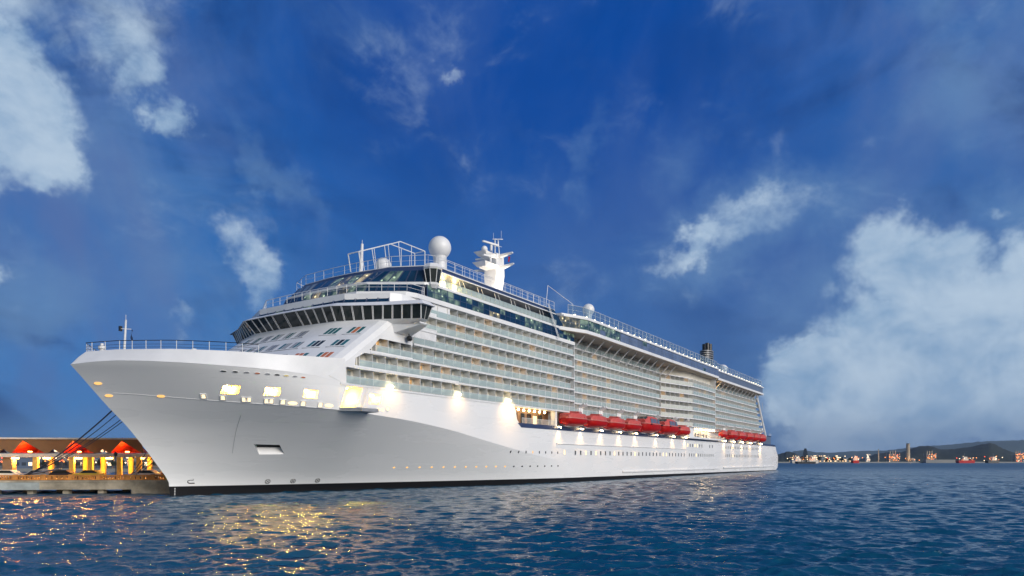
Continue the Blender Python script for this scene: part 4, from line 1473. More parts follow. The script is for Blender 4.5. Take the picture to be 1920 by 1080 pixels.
# platform between the boat groups
mb = MB()
pbox(mb, 163.2, 168.5, 15.2, 19.6, 12.7, 15.9)
pbox(mb, 163.2, 199.5, 15.2, 19.9, 12.2, 12.75)
mb.build('tender_platform', 'white', SHIP)
mb = MB(); mb.hexa([P(163.0, 20.2, 15.9), P(198.5, 20.2, 15.9), P(198.5, 15.2, 15.9), P(163.0, 15.2, 15.9), P(164.0, 19.6, 16.3), P(198.5, 19.6, 16.3), P(198.5, 15.2, 16.3), P(164.0, 15.2, 16.3)])
mb.build('platform_canopy', 'orange', SHIP)
rail_run('platform_rail', [P(169, 19.7, 12.75), P(199, 19.7, 12.75)], 1.15, 1, .8, 'white2', .045)
for k in range(6):
    s = 171 + k * 5
    mb = MB(); pbox(mb, s, s + 2.4, 17.3, 17.6, 15.6, 15.8); o = mb.build('platform_lamp', 'lampw', SHIP)
    if k % 2 == 0: lamp('lamp_light', 'POINT', P(s + 1, 17.8, 15.2), 260, (1, .62, .22), o, .3)
for k in range(9):
    s = 170 + k * 3.1
    mb = MB(); pbox(mb, s, s + 1.3, 15.3, 15.5, 12.9, 14.4); mb.build('platform_door', 'black', SHIP)

# ---------------------------------------------------------------- floodlights that wash the shell
FL = [(24.6, 16.3), (41.8, 16.5), (57.9, 16.55)]
for i, (s, z) in enumerate(FL):
    mb = MB(); mb.sphere(P(s, BEAM + .55, z + .1), .22, 10, 6); mb.bar(P(s, BEAM, z + .3), P(s, BEAM + .6, z + .25), .06, 4)
    o = mb.build('shell_floodlight', 'lampw', SHIP)
    lamp('lamp_light', 'SPOT', P(s, BEAM + 2.2, z + .1), (520, 480, 1900)[i], (1, .58, .22), o, .12, P(s + .2, BEAM - .3, z - 2.2), 130, 1.0)
    lamp('lamp_light', 'POINT', P(s, BEAM + .7, z - .25), (12, 14, 22)[i], (1, .66, .3), o, .2)
DAV = [78.2, 88.9, 99.6, 110.6, 121.4, 136.6, 151.0, 162.3]
DAV2 = [207.2, 219.6, 232.6, 246.0, 264.5]
for i, s in enumerate(DAV + DAV2):
    k = 1.0 if i < 8 else 1.6
    mb = MB(); mb.sphere(P(s, BEAM + .75, 12.25), .12 * k, 10, 6); mb.bar(P(s, BEAM, 12.4), P(s, BEAM + .75, 12.35), .07, 4)
    o = mb.build('boat_deck_floodlight', 'lampw', SHIP)
    lamp('lamp_light', 'SPOT', P(s, BEAM + 1.1, 12.15), 1100 * k if i < 12 else 5000, (1, .58, .22), o, .12, P(s, BEAM + .1, 8.6), 90, 1.0)

# davits: pairs of white posts between the boats
for i, s in enumerate(DAV[1:] + DAV2):
    for ds in (-.75, .45):
        mb = MB()
        pts = [P(s + ds, 17.0, 12.4), P(s + ds, 18.6, 14.4), P(s + ds, 18.6, 17.3), P(s + ds, 20.0, 18.1)]
        for a, b in zip(pts, pts[1:]): mb.bar(a, b, .36, 4)
        mb.build('davit', 'white', SHIP)

# ================================================================ lifeboats (things of their own, hung in the davits)
def world_of(s, b, z): return SHIP_M @ Vector(P(s, b, z))
SHIP_M = Matrix.Translation((-47.9, 95.6, 0)) @ Matrix.Rotation(R(57), 4, 'Z')


M['strake'] = mat('boat_strake', (.60, .20, .17), .5)
def make_lifeboat(L, W, H, tender):
    root = empty('lifeboat')
    def sec(x, hw, zk_, zt, n=9):
        return [(x, hw * math.sin(math.pi / 2 * min(1, abs(t_) * 1.25)) * (1 if t_ >= 0 else -1), lerp(zk_, zt, (abs(t_)) ** 2.0)) for t_ in np.linspace(-1, 1, n)]
    mb = MB()
    X = [0, .02, .1, .28, .55, .82, .96, 1.0]
    HWs = [.3, .58, .86, 1, 1, .97, .86, .74]
    ZK = [.24, .15, .05, 0, 0, .02, .06, .12]
    sh = H * .52
    rings = [sec(x * L, w * W / 2, z * H, sh + .05 * H * abs(x - .5)) for x, w, z in zip(X, HWs, ZK)]
    mb.loft(rings, closed=True)
    hull_ = mb.build('boat_hull', 'red', root, smooth=True, sharp=50)
    for i_ in (0, -1):
        mb = MB()
        for a, b in zip(rings, rings[1:]): mb.bar(a[i_], b[i_], .13, 5)
        mb.build('rubbing_strake', 'strake', hull_)
    mb = MB(); mb.hexa([(L * .12, -.14, -.05), (L * .75, -.14, -.05), (L * .75, .14, -.05), (L * .12, .14, -.05), (L * .1, -.14, .2), (L * .8, -.14, .2), (L * .8, .14, .2), (L * .1, .14, .2)]); mb.build('keel_skeg', 'red', hull_)
    if not tender:
        mb = MB()
        def can(x, hw, z0, z1): return [(x, -hw, z0), (x, -hw * .95, lerp(z0, z1, .8)), (x, -hw * .78, z1), (x, hw * .78, z1), (x, hw * .95, lerp(z0, z1, .8)), (x, hw, z0)]
        mb.loft([can(L * .03, W * .33, sh, H * .74), can(L * .10, W * .42, sh, H * .9), can(L * .55, W * .47, sh, H * .93), can(L * .9, W * .44, sh, H * .9), can(L * .97, W * .38, sh, H * .8)])
        canopy = mb.build('canopy', 'red2', root, smooth=True, sharp=30)
        mb = MB()
        mb.hexa([(L * .54, -W * .36, H * .8), (L * .76, -W * .36, H * .8), (L * .76, W * .36, H * .8), (L * .54, W * .36, H * .8), (L * .57, -W * .3, H * 1.06), (L * .74, -W * .3, H * 1.06), (L * .74, W * .3, H * 1.12), (L * .57, W * .3, H * 1.12)])
        mb.build('conning_box', 'red2', canopy)
        for sg_ in (-1, 1):
            mb = MB()
            mb.hexa([(L * .57, sg_ * W * .37, H * .84), (L * .73, sg_ * W * .37, H * .84), (L * .73, sg_ * W * .33, H * .84), (L * .57, sg_ * W * .33, H * .84), (L * .59, sg_ * W * .325, H * 1.0), (L * .72, sg_ * W * .325, H * 1.0), (L * .72, sg_ * W * .3, H * 1.0), (L * .59, sg_ * W * .3, H * 1.0)])
            mb.build('boat_window', 'grey', canopy)
        mb = MB()
        for sg_ in (-1, 1):
            mb.bar((L * .52, sg_ * W * .48, sh + .05), (L * .52, sg_ * W * .36, H * .9), .06, 4); mb.bar((L * .79, sg_ * W * .48, sh + .05), (L * .79, sg_ * W * .34, H * .9), .06, 4)
        mb.build('canopy_seam', 'black', canopy)
    else:
        mb = MB()
        def can(x, hw, z0, z1): return [(x, -hw, z0), (x, -hw * .86, lerp(z0, z1, .75)), (x, -hw * .6, z1), (x, hw * .6, z1), (x, hw * .86, lerp(z0, z1, .75)), (x, hw, z0)]
        mb.loft([can(L * .07, W * .36, sh, H * .78), can(L * .22, W * .44, sh, H * .98), can(L * .5, W * .47, sh, H), can(L * .78, W * .45, sh, H * .95), can(L * .97, W * .36, sh, H * .6)])
        canopy = mb.build('canopy', 'red2', root, smooth=True, sharp=30)
        for x0, x1, xx0, xx1 in ((.30, .47, .31, .46), (.48, .66, .49, .64), (.69, .84, .70, .80)):
            for sg_ in (-1, 1):
                mb = MB()
                y0, y1 = sg_ * W * .462, sg_ * W * .425
                mb.hexa([(L * x0, y0, sh + H * .06), (L * x1, y0, sh + H * .06), (L * x1, y0 - sg_ * .2, sh + H * .06), (L * x0, y0 - sg_ * .2, sh + H * .06),
                         (L * xx0, y1, H * .86), (L * xx1, y1, H * .84), (L * xx1, y1 - sg_ * .2, H * .84), (L * xx0, y1 - sg_ * .2, H * .86)])
                mb.build('boat_window', 'slate', canopy)
        mb = MB()
        mb.hexa([(L * .09, -W * .33, H * .66), (L * .2, -W * .38, H * .78), (L * .2, W * .38, H * .78), (L * .09, W * .33, H * .66), (L * .1, -W * .28, H * .82), (L * .21, -W * .3, H * .97), (L * .21, W * .3, H * .97), (L * .1, W * .28, H * .82)])
        mb.build('windscreen', 'glassd', canopy)
        for x in (.25, .9):
            for sg_ in (-1, 1):
                mb = MB(); mb.bar((L * x, sg_ * W * .5, sh - .1), (L * (x + .07), sg_ * W * .5, sh - .1), .2, 8); mb.build('fender', 'black', hull_)
    return root


def hang(o, s, b, z):
    o.location = world_of(s, b, z); o.rotation_euler = (0, 0, R(57))
small = make_lifeboat(8.7, 4.0, 3.1, False)
tend = make_lifeboat(12.3, 4.6, 4.5, True)
aft_b = make_lifeboat(9.0, 4.2, 3.4, False)
spots = [(small, 78.6, 'red enclosed lifeboat hanging nearest the bow, beside the open promenade deck'),
         (small, 89.4, 'second red lifeboat from the bow, with plain canopy and raised box on top'),
         (small, 100.2, 'third red lifeboat from the bow, hanging under the balconies'),
         (small, 111.0, 'fourth red lifeboat from the bow, just ahead of the two big tenders'),
         (tend, 121.8, 'forward one of the two taller red tenders with long side windows'),
         (tend, 136.8, 'after one of the two taller red tenders with long side windows'),
         (small, 151.4, 'small red lifeboat between the tall tenders and the lit white platform')]
spots2 = [(aft_b, 208.0, 'first red lifeboat behind the lit orange platform'),
          (aft_b, 220.4, 'second red lifeboat behind the lit orange platform'),
          (aft_b, 233.2, 'third of the five small aft red lifeboats, the middle one'),
          (aft_b, 244.5, 'fourth of the five small aft red lifeboats'),
          (aft_b, 255.2, 'aftmost red lifeboat, hanging nearest the stern')]
used = set()
for src, s, lab in spots + spots2:
    o = src if id(src) not in used else copy_tree(src)
    used.add(id(src))
    hang(o, s, 19.6 if src is not tend else 19.5, 12.75 if s < 200 else 13.0)
    tag(o, lab, 'lifeboat', 'red lifeboats hanging along the port side')
rb = copy_tree(small); rb.scale = (.62, .62, .85); hang(rb, 200.4, 19.3, 13.4)
tag(rb, 'small red rescue boat at the after end of the lit orange platform', 'rescue boat')
# ================================================================ water: one sheet to the horizon
m = bpy.data.materials.new('sea_water'); m.use_nodes = True
t = NT(m.node_tree); p = t.n['Principled BSDF']
p.inputs['Base Color'].default_value = (.003, .066, .135, 1)
p.inputs['Roughness'].default_value = .07
p.inputs['IOR'].default_value = 1.33
geo = t.new('ShaderNodeNewGeometry').outputs['Position']
fa, _ = t.noise(t.mapping(geo, sc=(.75, 1.0, 1)), 3.4, 5, .62, .6)
fb, _ = t.noise(t.mapping(geo, rot=(0, 0, R(25)), sc=(.5, .34, 1)), 1.0, 5, .62, .4)
bp = t.new('ShaderNodeBump'); bp.inputs['Strength'].default_value = .5; bp.inputs['Distance'].default_value = .13
t.put(bp.inputs['Height'], fa)
bp2 = t.new('ShaderNodeBump'); bp2.inputs['Strength'].default_value = .75; bp2.inputs['Distance'].default_value = .6
t.put(bp2.inputs['Height'], fb)
dist = t.vmath('LENGTH', t.vmath('MULTIPLY', geo, (1, 1, 0)))
t.put(bp2.inputs['Strength'], t.map(dist, 50, 260, .0, .95))
t.l.new(bp2.outputs[0], bp.inputs['Normal'])
t.put(p.inputs['Normal'], bp.outputs[0])
t.put(p.inputs['Roughness'], t.map(dist, 40, 700, .06, .40))
M['water'] = m


def make_water():
    rg = np.random.default_rng(4)
    rings = np.concatenate([[2.0, 6, 12, 17, 20, 22.5], np.geomspace(24, 420, 1000), np.geomspace(424, 1500, 160), np.geomspace(1600, 32000, 22)])
    ang = np.radians(np.concatenate([np.linspace(-180, -52, 25)[:-1], np.linspace(-52, -42, 12)[:-1], np.linspace(-42, 42, 860), np.linspace(42, 52, 12)[1:], np.linspace(52, 180, 25)[1:-1]]))
    Rg, Ag = np.meshgrid(rings, ang, indexing='ij')
    X = Rg * np.sin(Ag); Y = Rg * np.cos(Ag)
    dr = np.gradient(rings)[:, None]
    Z = np.zeros_like(X); DX = np.zeros_like(X); DY = np.zeros_like(X)
    lam = np.geomspace(.25, 4.0, 80)
    for i, L in enumerate(lam):
        th = math.radians(256) + rg.normal(0, .42)
        k = 2 * math.pi / L
        amp = .0088 * L ** .76 * rg.uniform(.6, 1.3)
        w = np.clip((L / dr - 2.2) / 2.5, 0, 1)
        ph = k * (X * math.cos(th) + Y * math.sin(th)) + rg.uniform(0, 6.28)
        s, c = np.sin(ph), np.cos(ph)
        Z += w * amp * c
        DX -= w * amp * .9 * s * math.cos(th); DY -= w * amp * .9 * s * math.sin(th)
    # gusts: patches of rougher and smoother water
    pat = .85 + .3 * np.sin(X * .05 + 1.3 * np.sin(Y * .03)) * np.sin(Y * .045 + np.sin(X * .02 + 2))
    Z *= pat
    V = np.stack([X + DX, Y + DY, Z], -1).reshape(-1, 3)
    nr, na = X.shape
    idx = np.arange(nr * na).reshape(nr, na)
    a = idx[:-1, :]; b = np.roll(idx, -1, 1)[:-1, :]; c = np.roll(idx, -1, 1)[1:, :]; d = idx[1:, :]
    F = np.stack([a, d, c, b], -1).reshape(-1, 4)
    centre = len(V)
    V = np.vstack([V, [[0, 0, 0]]])
    tri = np.stack([np.full(na, centre), idx[0], np.roll(idx[0], -1)], -1)
    me = bpy.data.meshes.new('water')
    me.vertices.add(len(V)); me.vertices.foreach_set('co', V.ravel())
    nl = F.size + tri.size
    me.loops.add(nl); me.loops.foreach_set('vertex_index', np.concatenate([F.ravel(), tri.ravel()]).astype(np.int32))
    st = np.concatenate([np.arange(len(F)) * 4, F.size + np.arange(len(tri)) * 3]).astype(np.int32)
    me.polygons.add(len(st)); me.polygons.foreach_set('loop_start', st)
    me.update(calc_edges=True)
    me.polygons.foreach_set('use_smooth', [True] * len(me.polygons))
    me.materials.append(M['water'])
    me.validate()
    if me.polygons[0].normal.z < 0: me.flip_normals()
    o = bpy.data.objects.new('water', me); COL.objects.link(o)
    tag(o, 'choppy dark blue harbour water', kind='structure')


make_water()

# ================================================================ pier with its folded-roof shelter
M['conc'] = mat('stained_concrete', (.50, .43, .32), .85, vary=.45, vscale=.35, bump=.3, bscale=3)
M['conc2'] = mat('pale_concrete', (.46, .50, .48), .8, vary=.25, vscale=.5)
M['roofw'] = mat('shelter_roof_white', (.66, .62, .55), .7, vary=.15)
M['fold'] = mat('folded_soffit_tan', (.26, .17, .10), .7, vary=.15, vscale=.3)
M['foldred'] = mat('folded_soffit_red', (.62, .07, .02), .6, vary=.12, vscale=.4)
M['colyel'] = mat('column_yellow', (.78, .52, .12), .6, vary=.12)
M['pave'] = mat('pier_paving', (.24, .22, .20), .8, vary=.2)
M['lampp'] = lamp_mat('lamp_pier', (1, .42, .08), 45)
PA = Vector((-112, 97.2, 0)); PR = math.atan2(5.0, 61.5); PLEN = 61.7
PIER = empty('pier', PA, PR)
tag(PIER, 'long stained concrete pier with low balustrade in front of the ship\'s bow', 'pier')
mb = MB(); mb.box((0, 0, .65), (PLEN, 16, 2.0)); mb.box((0, -.12, 1.75), (PLEN, -.02, 2.02)); mb.build('pier_wall', 'conc', PIER)
mb = MB(); mb.box((-1, -.09, .62), (42.5, -.02, 1.72)); mb.build('grey_green_wall_panel', 'conc2', PIER)  # flat grey-green facing over the left stretch of the wall
mb = MB(); mb.box((0, .05, 2.01), (PLEN - .05, 15.9, 2.06)); mb.build('pier_paving', 'pave', PIER)
for k in range(13):
    mb = MB(); mb.box((k * 5 + .4, .6, -2), (k * 5 + 1.2, 1.6, .64)); mb.box((k * 5 + .4, 8, -2), (k * 5 + 1.2, 9, .64)); mb.build('pier_pile', 'conc', PIER)
mb = MB(); mb.box((55.5, -.06, -.4), (PLEN + .02, 3, .66)); mb.build('pier_end_block', 'conc', PIER)
# balustrade: rail, posts and small openings between balusters
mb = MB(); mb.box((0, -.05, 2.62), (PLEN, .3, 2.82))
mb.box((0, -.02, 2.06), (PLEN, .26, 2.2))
M['lit_ochre'] = mat('masonry_orange_lit', (.72, .30, .07), .8, vary=.4, vscale=.8)  # orange light on the balustrade is put into its base colour
o = mb.build('balustrade_rail', 'lit_ochre', PIER)
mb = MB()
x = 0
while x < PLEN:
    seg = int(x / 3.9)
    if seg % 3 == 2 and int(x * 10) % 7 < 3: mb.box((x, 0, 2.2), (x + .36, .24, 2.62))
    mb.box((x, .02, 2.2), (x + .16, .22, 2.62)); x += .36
mb.build('balusters', 'lit_ochre', o)
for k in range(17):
    mb = MB(); mb.box((k * 3.9 - .25, -.04, 2.06), (k * 3.9 + .3, .3, 2.9)); mb.build('balustrade_pier', 'lit_ochre', PIER)
mb = MB(); mb.lathe((PLEN - .9, .35, 2.0), [(.55, 0), (.5, 1.6), (.3, 2.0)], 12); mb.build('end_post', 'colyel', PIER)

SH = empty('pier_shelter', PA + Matrix.Rotation(PR, 3, 'Z') @ Vector((0, 7.2, 2.0)), PR + R(4.0))
tag(SH, 'open shelter on the pier with folded zigzag roof, red soffits and yellow columns', 'shelter')
def pier_x(px, yy): return (px - 960) / 1280 * yy
# columns
for k, x in enumerate((21.5, 36.0, 41.4, 44.2, 48.6, 51.6, 55.4)):
    mb = MB(); mb.box((x - .34, .5, 0), (x + .34, 1.1, 3.5)); mb.build('column', 'colyel', SH); mb = MB(); mb.box((x - .36, 5.4, 0), (x + .28, 6.0, 3.5)); mb.build('column', 'colyel', SH)
mb = MB(); mb.box((31.0, .9, 0), (32.4, 2.2, 3.6)); mb.build('service_pillar', 'fold', SH)
mb = MB(); mb.box((-2, .2, 3.5), (58.5, .5, 4.05)); mb.box((-2, .5, 3.5), (58.5, 6.4, 3.62)); mb.build('edge_beam', 'roofw', SH)
# roof slab and folded front: valleys down to the beam, tall notches closed by red sloping plates
RZ0, RZ1 = 4.15, 6.35
mb = MB(); mb.box((-3, -1.3, 6.36), (58.5, 9, 6.62)); mb.build('roof_slab', 'roofw', SH)
PER = 7.35
mb = MB(); rd = MB()
y0, y1 = -1.0, .35
k = -1
while k < 9:
    xb = 1.05 + k * PER
    if xb + PER > 58.4: break
    # points along the lower zigzag edge: flat foot, small open gable, flat foot, tall red gable
    lower = [(xb, RZ0), (xb + .25, RZ0), (xb + 1.15, RZ0 + .66), (xb + 2.05, RZ0), (xb + 2.15, RZ0), (xb + 4.4, RZ1 - .2), (xb + 7.1, RZ0), (xb + PER, RZ0)]
    for (xa, za), (xc, zc) in zip(lower, lower[1:]):
        if xc > 58.4: break
        sl = lambda z: lerp(y1, y0, (z - RZ0) / (RZ1 - RZ0))
        q = [(xa, sl(za), za), (xc, sl(zc), zc), (xc, y0, RZ1), (xa, y0, RZ1)]
        mb.hexa([q[0], q[1], (q[1][0], q[1][1] + .15, q[1][2]), (q[0][0], q[0][1] + .15, q[0][2]), q[3], q[2], (q[2][0], q[2][1] + .15, q[2][2]), (q[3][0], q[3][1] + .15, q[3][2])])
    # the red fold behind the tall gable
    ap = (xb + 4.4, y0 + .3, RZ1 - .16)
    rd.face([(xb + 2.15, y1 + .2, RZ0 + .02), (xb + 7.1, y1 + .2, RZ0 + .02), (xb + 6.2, 5.5, RZ0 + .15), (xb + 3.2, 5.5, RZ0 + .15)])
    rd.face([(xb + 2.15, y1 + .2, RZ0), (xb + 3.2, 5.5, RZ0 + .1), (xb + 4.7, 5.5, RZ1 - .35), ap])
    rd.face([(xb + 7.1, y1 + .2, RZ0), ap, (xb + 4.7, 5.5, RZ1 - .35), (xb + 6.2, 5.5, RZ0 + .1)])
    rd.face([(xb + 3.2, 5.5, RZ0 + .1), (xb + 6.2, 5.5, RZ0 + .1), (xb + 4.7, 5.5, RZ1 - .35)])
    k += 1
mb.build('folded_roof_front', 'fold', SH)
rd.build('red_soffit', 'foldred', SH)
# sodium lamps under the beam and hidden in the folds
for k in range(8):
    x = 23.5 + k * 4.7
    mb = MB(); mb.box((x - .5, .75, 3.22), (x + .5, 1.0, 3.4)); o = mb.build('ceiling_lamp', 'lampp', SH)
    if k % 1 == 0: lamp('lamp_light', 'POINT', (x, 1.8, 2.95), 900, (1, .46, .08), o, .2)
k = 2
while 1.05 + k * PER + 4.6 < 58:
    xb = 1.05 + k * PER
    mb = MB(); mb.box((xb + 4.3, .9, RZ0 + .2), (xb + 4.8, 1.2, RZ0 + .3)); o = mb.build('fold_uplight', 'lampp', SH)
    lamp('lamp_light', 'POINT', (xb + 4.6, .8, RZ0 + .45), 170, (1, .40, .07), o, .15)
    k += 1

# ---------------------------------------------------------------- cars and lamps on the pier
M['tyre'] = mat('tyre', (.015, .015, .015), .8)
def make_car(paint, van=False):
    root = empty('parked_car')
    mb = MB()
    L, W = 4.2, 1.72
    prof = [(-2.1, .35), (-2.12, .75), (-1.95, .92), (-1.1, .98), (2.0, .92), (2.1, .6), (2.05, .33)] if not van else [(-2.1, .35), (-2.12, .8), (-1.9, 1.0), (2.05, 1.05), (2.1, .6), (2.05, .33)]
    mb.loft([[(x, y, z) for x, z in prof] for y in (-W / 2, W / 2)]); body = mb.build('body', paint, root)
    h_ = 1.45 if not van else 1.9
    mb = MB()
    a = [(-1.15, .95), (-.45, h_), (1.15, h_), (1.9, .93)] if not van else [(-1.75, 1.0), (-1.2, h_), (2.0, h_), (2.05, 1.0)]
    mb.loft([[(x, y, z) for x, z in a] for y in (-W / 2 + .12, W / 2 - .12)]); cab = mb.build('cabin', paint, root)
    mb = MB()
    for y, d in ((-W / 2 + .1, -.015), (W / 2 - .1, .015)):
        g = [(x * .86 + .02, z if z < 1.1 else z - .1) for x, z in a]
        mb.loft([[(x, y + d, z + .03) for x, z in g], [(x, y - d * 2, z + .03) for x, z in g]])
    mb.build('side_glass', 'glassd', cab)
    for x in (-1.3, 1.3):
        for y in (-W / 2 + .05, W / 2 - .05):
            mb = MB(); mb.bar((x, y - .1, .32), (x, y + .1, .32), .32, 12); mb.build('wheel', 'tyre', root)
    for y in (-.55, .55):
        mb = MB(); mb.box((-2.15, y - .15, .62), (-2.08, y + .15, .76)); mb.build('headlight', 'winlit', root)
    return root
M['car_w'] = mat('car_white', (.7, .68, .62), .3); M['car_r'] = mat('car_red', (.3, .03, .02), .3); M['car_k'] = mat('car_dark', (.03, .03, .04), .3); M['car_y'] = mat('car_yellow', (.65, .42, .05), .35); M['car_s'] = mat('car_silver', (.45, .45, .45), .3, metal=.4)
def on_pier(x, y, z=2.06): return PA + Matrix.Rotation(PR, 3, 'Z') @ Vector((x, y, z))
for x, y, pt, van, rz, lab in ((34.8, 4.8, 'car_w', True, 0, 'pale car parked on the pier, nearest the left edge of the picture'),
                               (39.6, 4.4, 'car_s', False, 0, 'silver car parked on the pier beside the dark car'),
                               (43.6, 4.6, 'car_k', False, 3.14, 'dark car parked on the pier between two yellow columns'),
                               (47.2, 4.4, 'car_y', True, 0, 'yellow car parked under the middle of the pier shelter'),
                               (55.6, 4.2, 'car_w', False, 0, 'white car parked on the pier under the ropes by the bow'),
                               (59.0, 7.5, 'car_r', False, 3.14, 'red car at the end of the pier beside the ship\'s bow')):
    c = make_car(pt, False); c.location = on_pier(x, y); c.rotation_euler = (0, 0, PR + rz)
    tag(c, lab, 'car', 'vehicles parked on the pier')
M['lampg'] = lamp_mat('lamp_sodium', (1, .45, .1), 90)
def make_lamp_post(h_, litp):
    root = empty('street_lamp')
    mb = MB(); mb.lathe((0, 0, 0), [(.16, 0), (.12, .5), (.06, .7), (.05, h_)], 8); mb.build('post', 'black', root)
    mb = MB(); mb.lathe((0, 0, h_), [(.08, 0), (.22, .1), (.26, .5), (.05, .75)], 8); hd_ = mb.build('lantern', 'black' if not litp else 'lampg', root)
    if litp: lamp('lamp_light', 'POINT', (0, -.5, h_ + .3), 500, (1, .5, .12), hd_, .2)
    return root
for x, y, h_, l_, lab in ((31.0, 1.0, 3.3, True, 'glowing lit street lamp on the pier at the far left'), (52.8, .9, 3.5, False, 'black unlit lantern post standing tallest on the pier near the bow'), (50.6, 11.5, 3.2, False, 'black lantern post on the back of the pier, left of the tallest one'), (58.2, 11.5, 3.2, False, 'black lantern post on the back of the pier nearest the ship')):
    o = make_lamp_post(h_, l_); o.location = on_pier(x, y); tag(o, lab, 'street lamp', 'lamp posts on the pier')
mb = MB()
for k in (-.25, .25): mb.bar((0, k, 0), (7.2, k, 3.0), .12, 4)
mb.hexa([(0, -.3, -.06), (7.2, -.3, 2.94), (7.2, .3, 2.94), (0, .3, -.06), (0, -.3, .06), (7.2, -.3, 3.06), (7.2, .3, 3.06), (0, .3, .06)])
o = mb.build('boarding_ramp', 'grey'); o.location = on_pier(37.3, .9, 2.3); o.rotation_euler = (0, R(12), PR)
tag(o, 'grey ramp resting aslant on the pier balustrade', 'ramp')

# ---------------------------------------------------------------- mooring ropes
M['rope'] = mat('rope', (.05, .06, .09), .8)
def rope(a, b, sag, r_, lab, grp='mooring ropes from the bow'):
    a, b = Vector(a), Vector(b); mb = MB(); n = 14; pr = None
    for i in range(n + 1):
        x = i / n; q = a.lerp(b, x) + Vector((0, 0, -sag * 4 * x * (1 - x)))
        if pr is not None: mb.bar(pr, q, r_, 5)
        pr = q
    o = mb.build('mooring_rope', 'rope'); tag(o, lab, 'rope', grp)
sb = lambda s, z: SHIP_M @ Vector((s, hull_b(s, z) - .1, z))
rope(sb(-6.9, 11.8), on_pier(40.8, .3, 2.85), .5, .10, 'thick blue mooring rope, the uppermost one from the bow')
rope(sb(-6.3, 11.3), on_pier(40.6, .4, 2.85), .6, .055, 'thin mooring rope just under the thick one')
rope(sb(-5.7, 10.7), on_pier(40.3, .5, 2.85), .7, .055, 'thin mooring rope, upper one of the low close pair')
rope(sb(-5.5, 10.45), on_pier(40.0, .6, 2.85), .8, .055, 'thin mooring rope, lowest one of the low close pair')
for k in range(4):
    rope(sb(-1.6 + k * .45, 7.4 - k * .5), on_pier(55.3 + k * .25, .3, 2.85), .25, .05, 'short steep mooring rope by the end of the pier', 'short steep ropes by the end of the pier')

# ================================================================ far shores
def lit_building_mat(name, wall, seed, dens, glow, est):
    m = bpy.data.materials.new(name); m.use_nodes = True
    t = NT(m.node_tree); p = t.n['Principled BSDF']
    p.inputs['Base Color'].default_value = tuple(wall) + (1,); p.inputs['Roughness'].default_value = .8
    ob = t.new('ShaderNodeTexCoord').outputs['Object']
    sc_ = t.mapping(ob, (seed, seed * .7, 0), sc=(.34, .34, .30))
    fl = t.vmath('FLOOR', sc_); fr = t.vmath('FRACTION', sc_)
    wn = t.new('ShaderNodeTexWhiteNoise'); t.put(wn.inputs['Vector'], fl)
    s3 = t.new('ShaderNodeSeparateXYZ'); t.l.new(fr, s3.inputs[0])
    inz = t.math('MULTIPLY', t.math('GREATER_THAN', s3.outputs[2], .3), t.math('LESS_THAN', s3.outputs[2], .75))
    inx = t.math('MULTIPLY', t.math('GREATER_THAN', t.math('MAXIMUM', s3.outputs[0], s3.outputs[1]), .35), t.math('LESS_THAN', t.math('MINIMUM', s3.outputs[0], s3.outputs[1]), .85))
    win = t.math('MULTIPLY', inz, inx)
    on = t.math('LESS_THAN', wn.outputs['Value'], dens * 1.4)
    t.put(p.inputs['Base Color'], t.mix(win, wall, [q * .35 for q in wall]))
    p.inputs['Emission Color'].default_value = tuple(glow) + (1,)
    t.put(p.inputs['Emission Strength'], t.math('MULTIPLY', t.math('MULTIPLY', win, on), est * 1.8))
    return m
BM = [lit_building_mat('city_wall_pale', (.24, .27, .31), 1, .22, (1, .62, .3), 1.6), lit_building_mat('city_wall_cream', (.28, .25, .22), 5, .30, (1, .75, .45), 1.4),
      lit_building_mat('city_wall_blue', (.12, .16, .23), 9, .18, (1, .7, .4), 1.5), lit_building_mat('city_wall_dark', (.06, .07, .10), 13, .35, (1, .6, .3), 1.3)]
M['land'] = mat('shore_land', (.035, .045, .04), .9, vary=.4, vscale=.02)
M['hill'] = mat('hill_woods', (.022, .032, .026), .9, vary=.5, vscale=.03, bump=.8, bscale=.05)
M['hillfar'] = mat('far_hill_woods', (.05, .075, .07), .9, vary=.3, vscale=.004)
M['quay'] = mat('far_quay', (.28, .28, .27), .8, vary=.2)
M['lamp_r'] = lamp_mat('light_red', (1, .10, .04), 3.5)
M['lamp_o'] = lamp_mat('light_orange', (1, .30, .07), 3.5)
M['lamp_wf'] = lamp_mat('light_white', (1, .75, .5), 3.5)
# land: one low sheet behind both shores
mb = MB()
mb.prism([(-1500, 302), (-150, 302), (-90, 900), (480, 1290), (900, 1240), (2600, 1260), (9000, 2500), (9000, 9000), (-6000, 9000), (-4000, 1500)], -3, 1.6)
tag(mb.build('shore_ground', 'land'), 'low dark shore across the water', kind='structure')
# far pieces are placed by bearing and distance
def at(px, Y, z=1.6): return Vector(((px - 960) / 1280 * Y, Y, z))
def hgt(py, Y): return 5 + (863 - py) * Y / 1280

rb_ = random.Random(21)
def block(name, px, Y, w, d, topy, mt, lab, cat='building', group=None, step=False):
    h_ = hgt(topy, Y) - 1.6
    root = empty(name, at(px, Y), rb_.uniform(-.2, .2))
    mb = MB(); mb.box((-w / 2, 0, -.5), (w / 2, d, h_)); wl = mb.build('wall', mt, root)
    mb = MB(); mb.box((-w / 2 - .4, -.4, h_), (w / 2 + .4, d + .4, h_ + .7)); rf = mb.build('roof', 'quay', root)
    mb = MB(); mb.box((-w * .2, d * .3, h_ + .7), (w * .12, d * .6, h_ + .7 + max(2, h_ * .12))); mb.build('roof_house', mt, rf)
    tag(root, lab, cat, group)
    return root
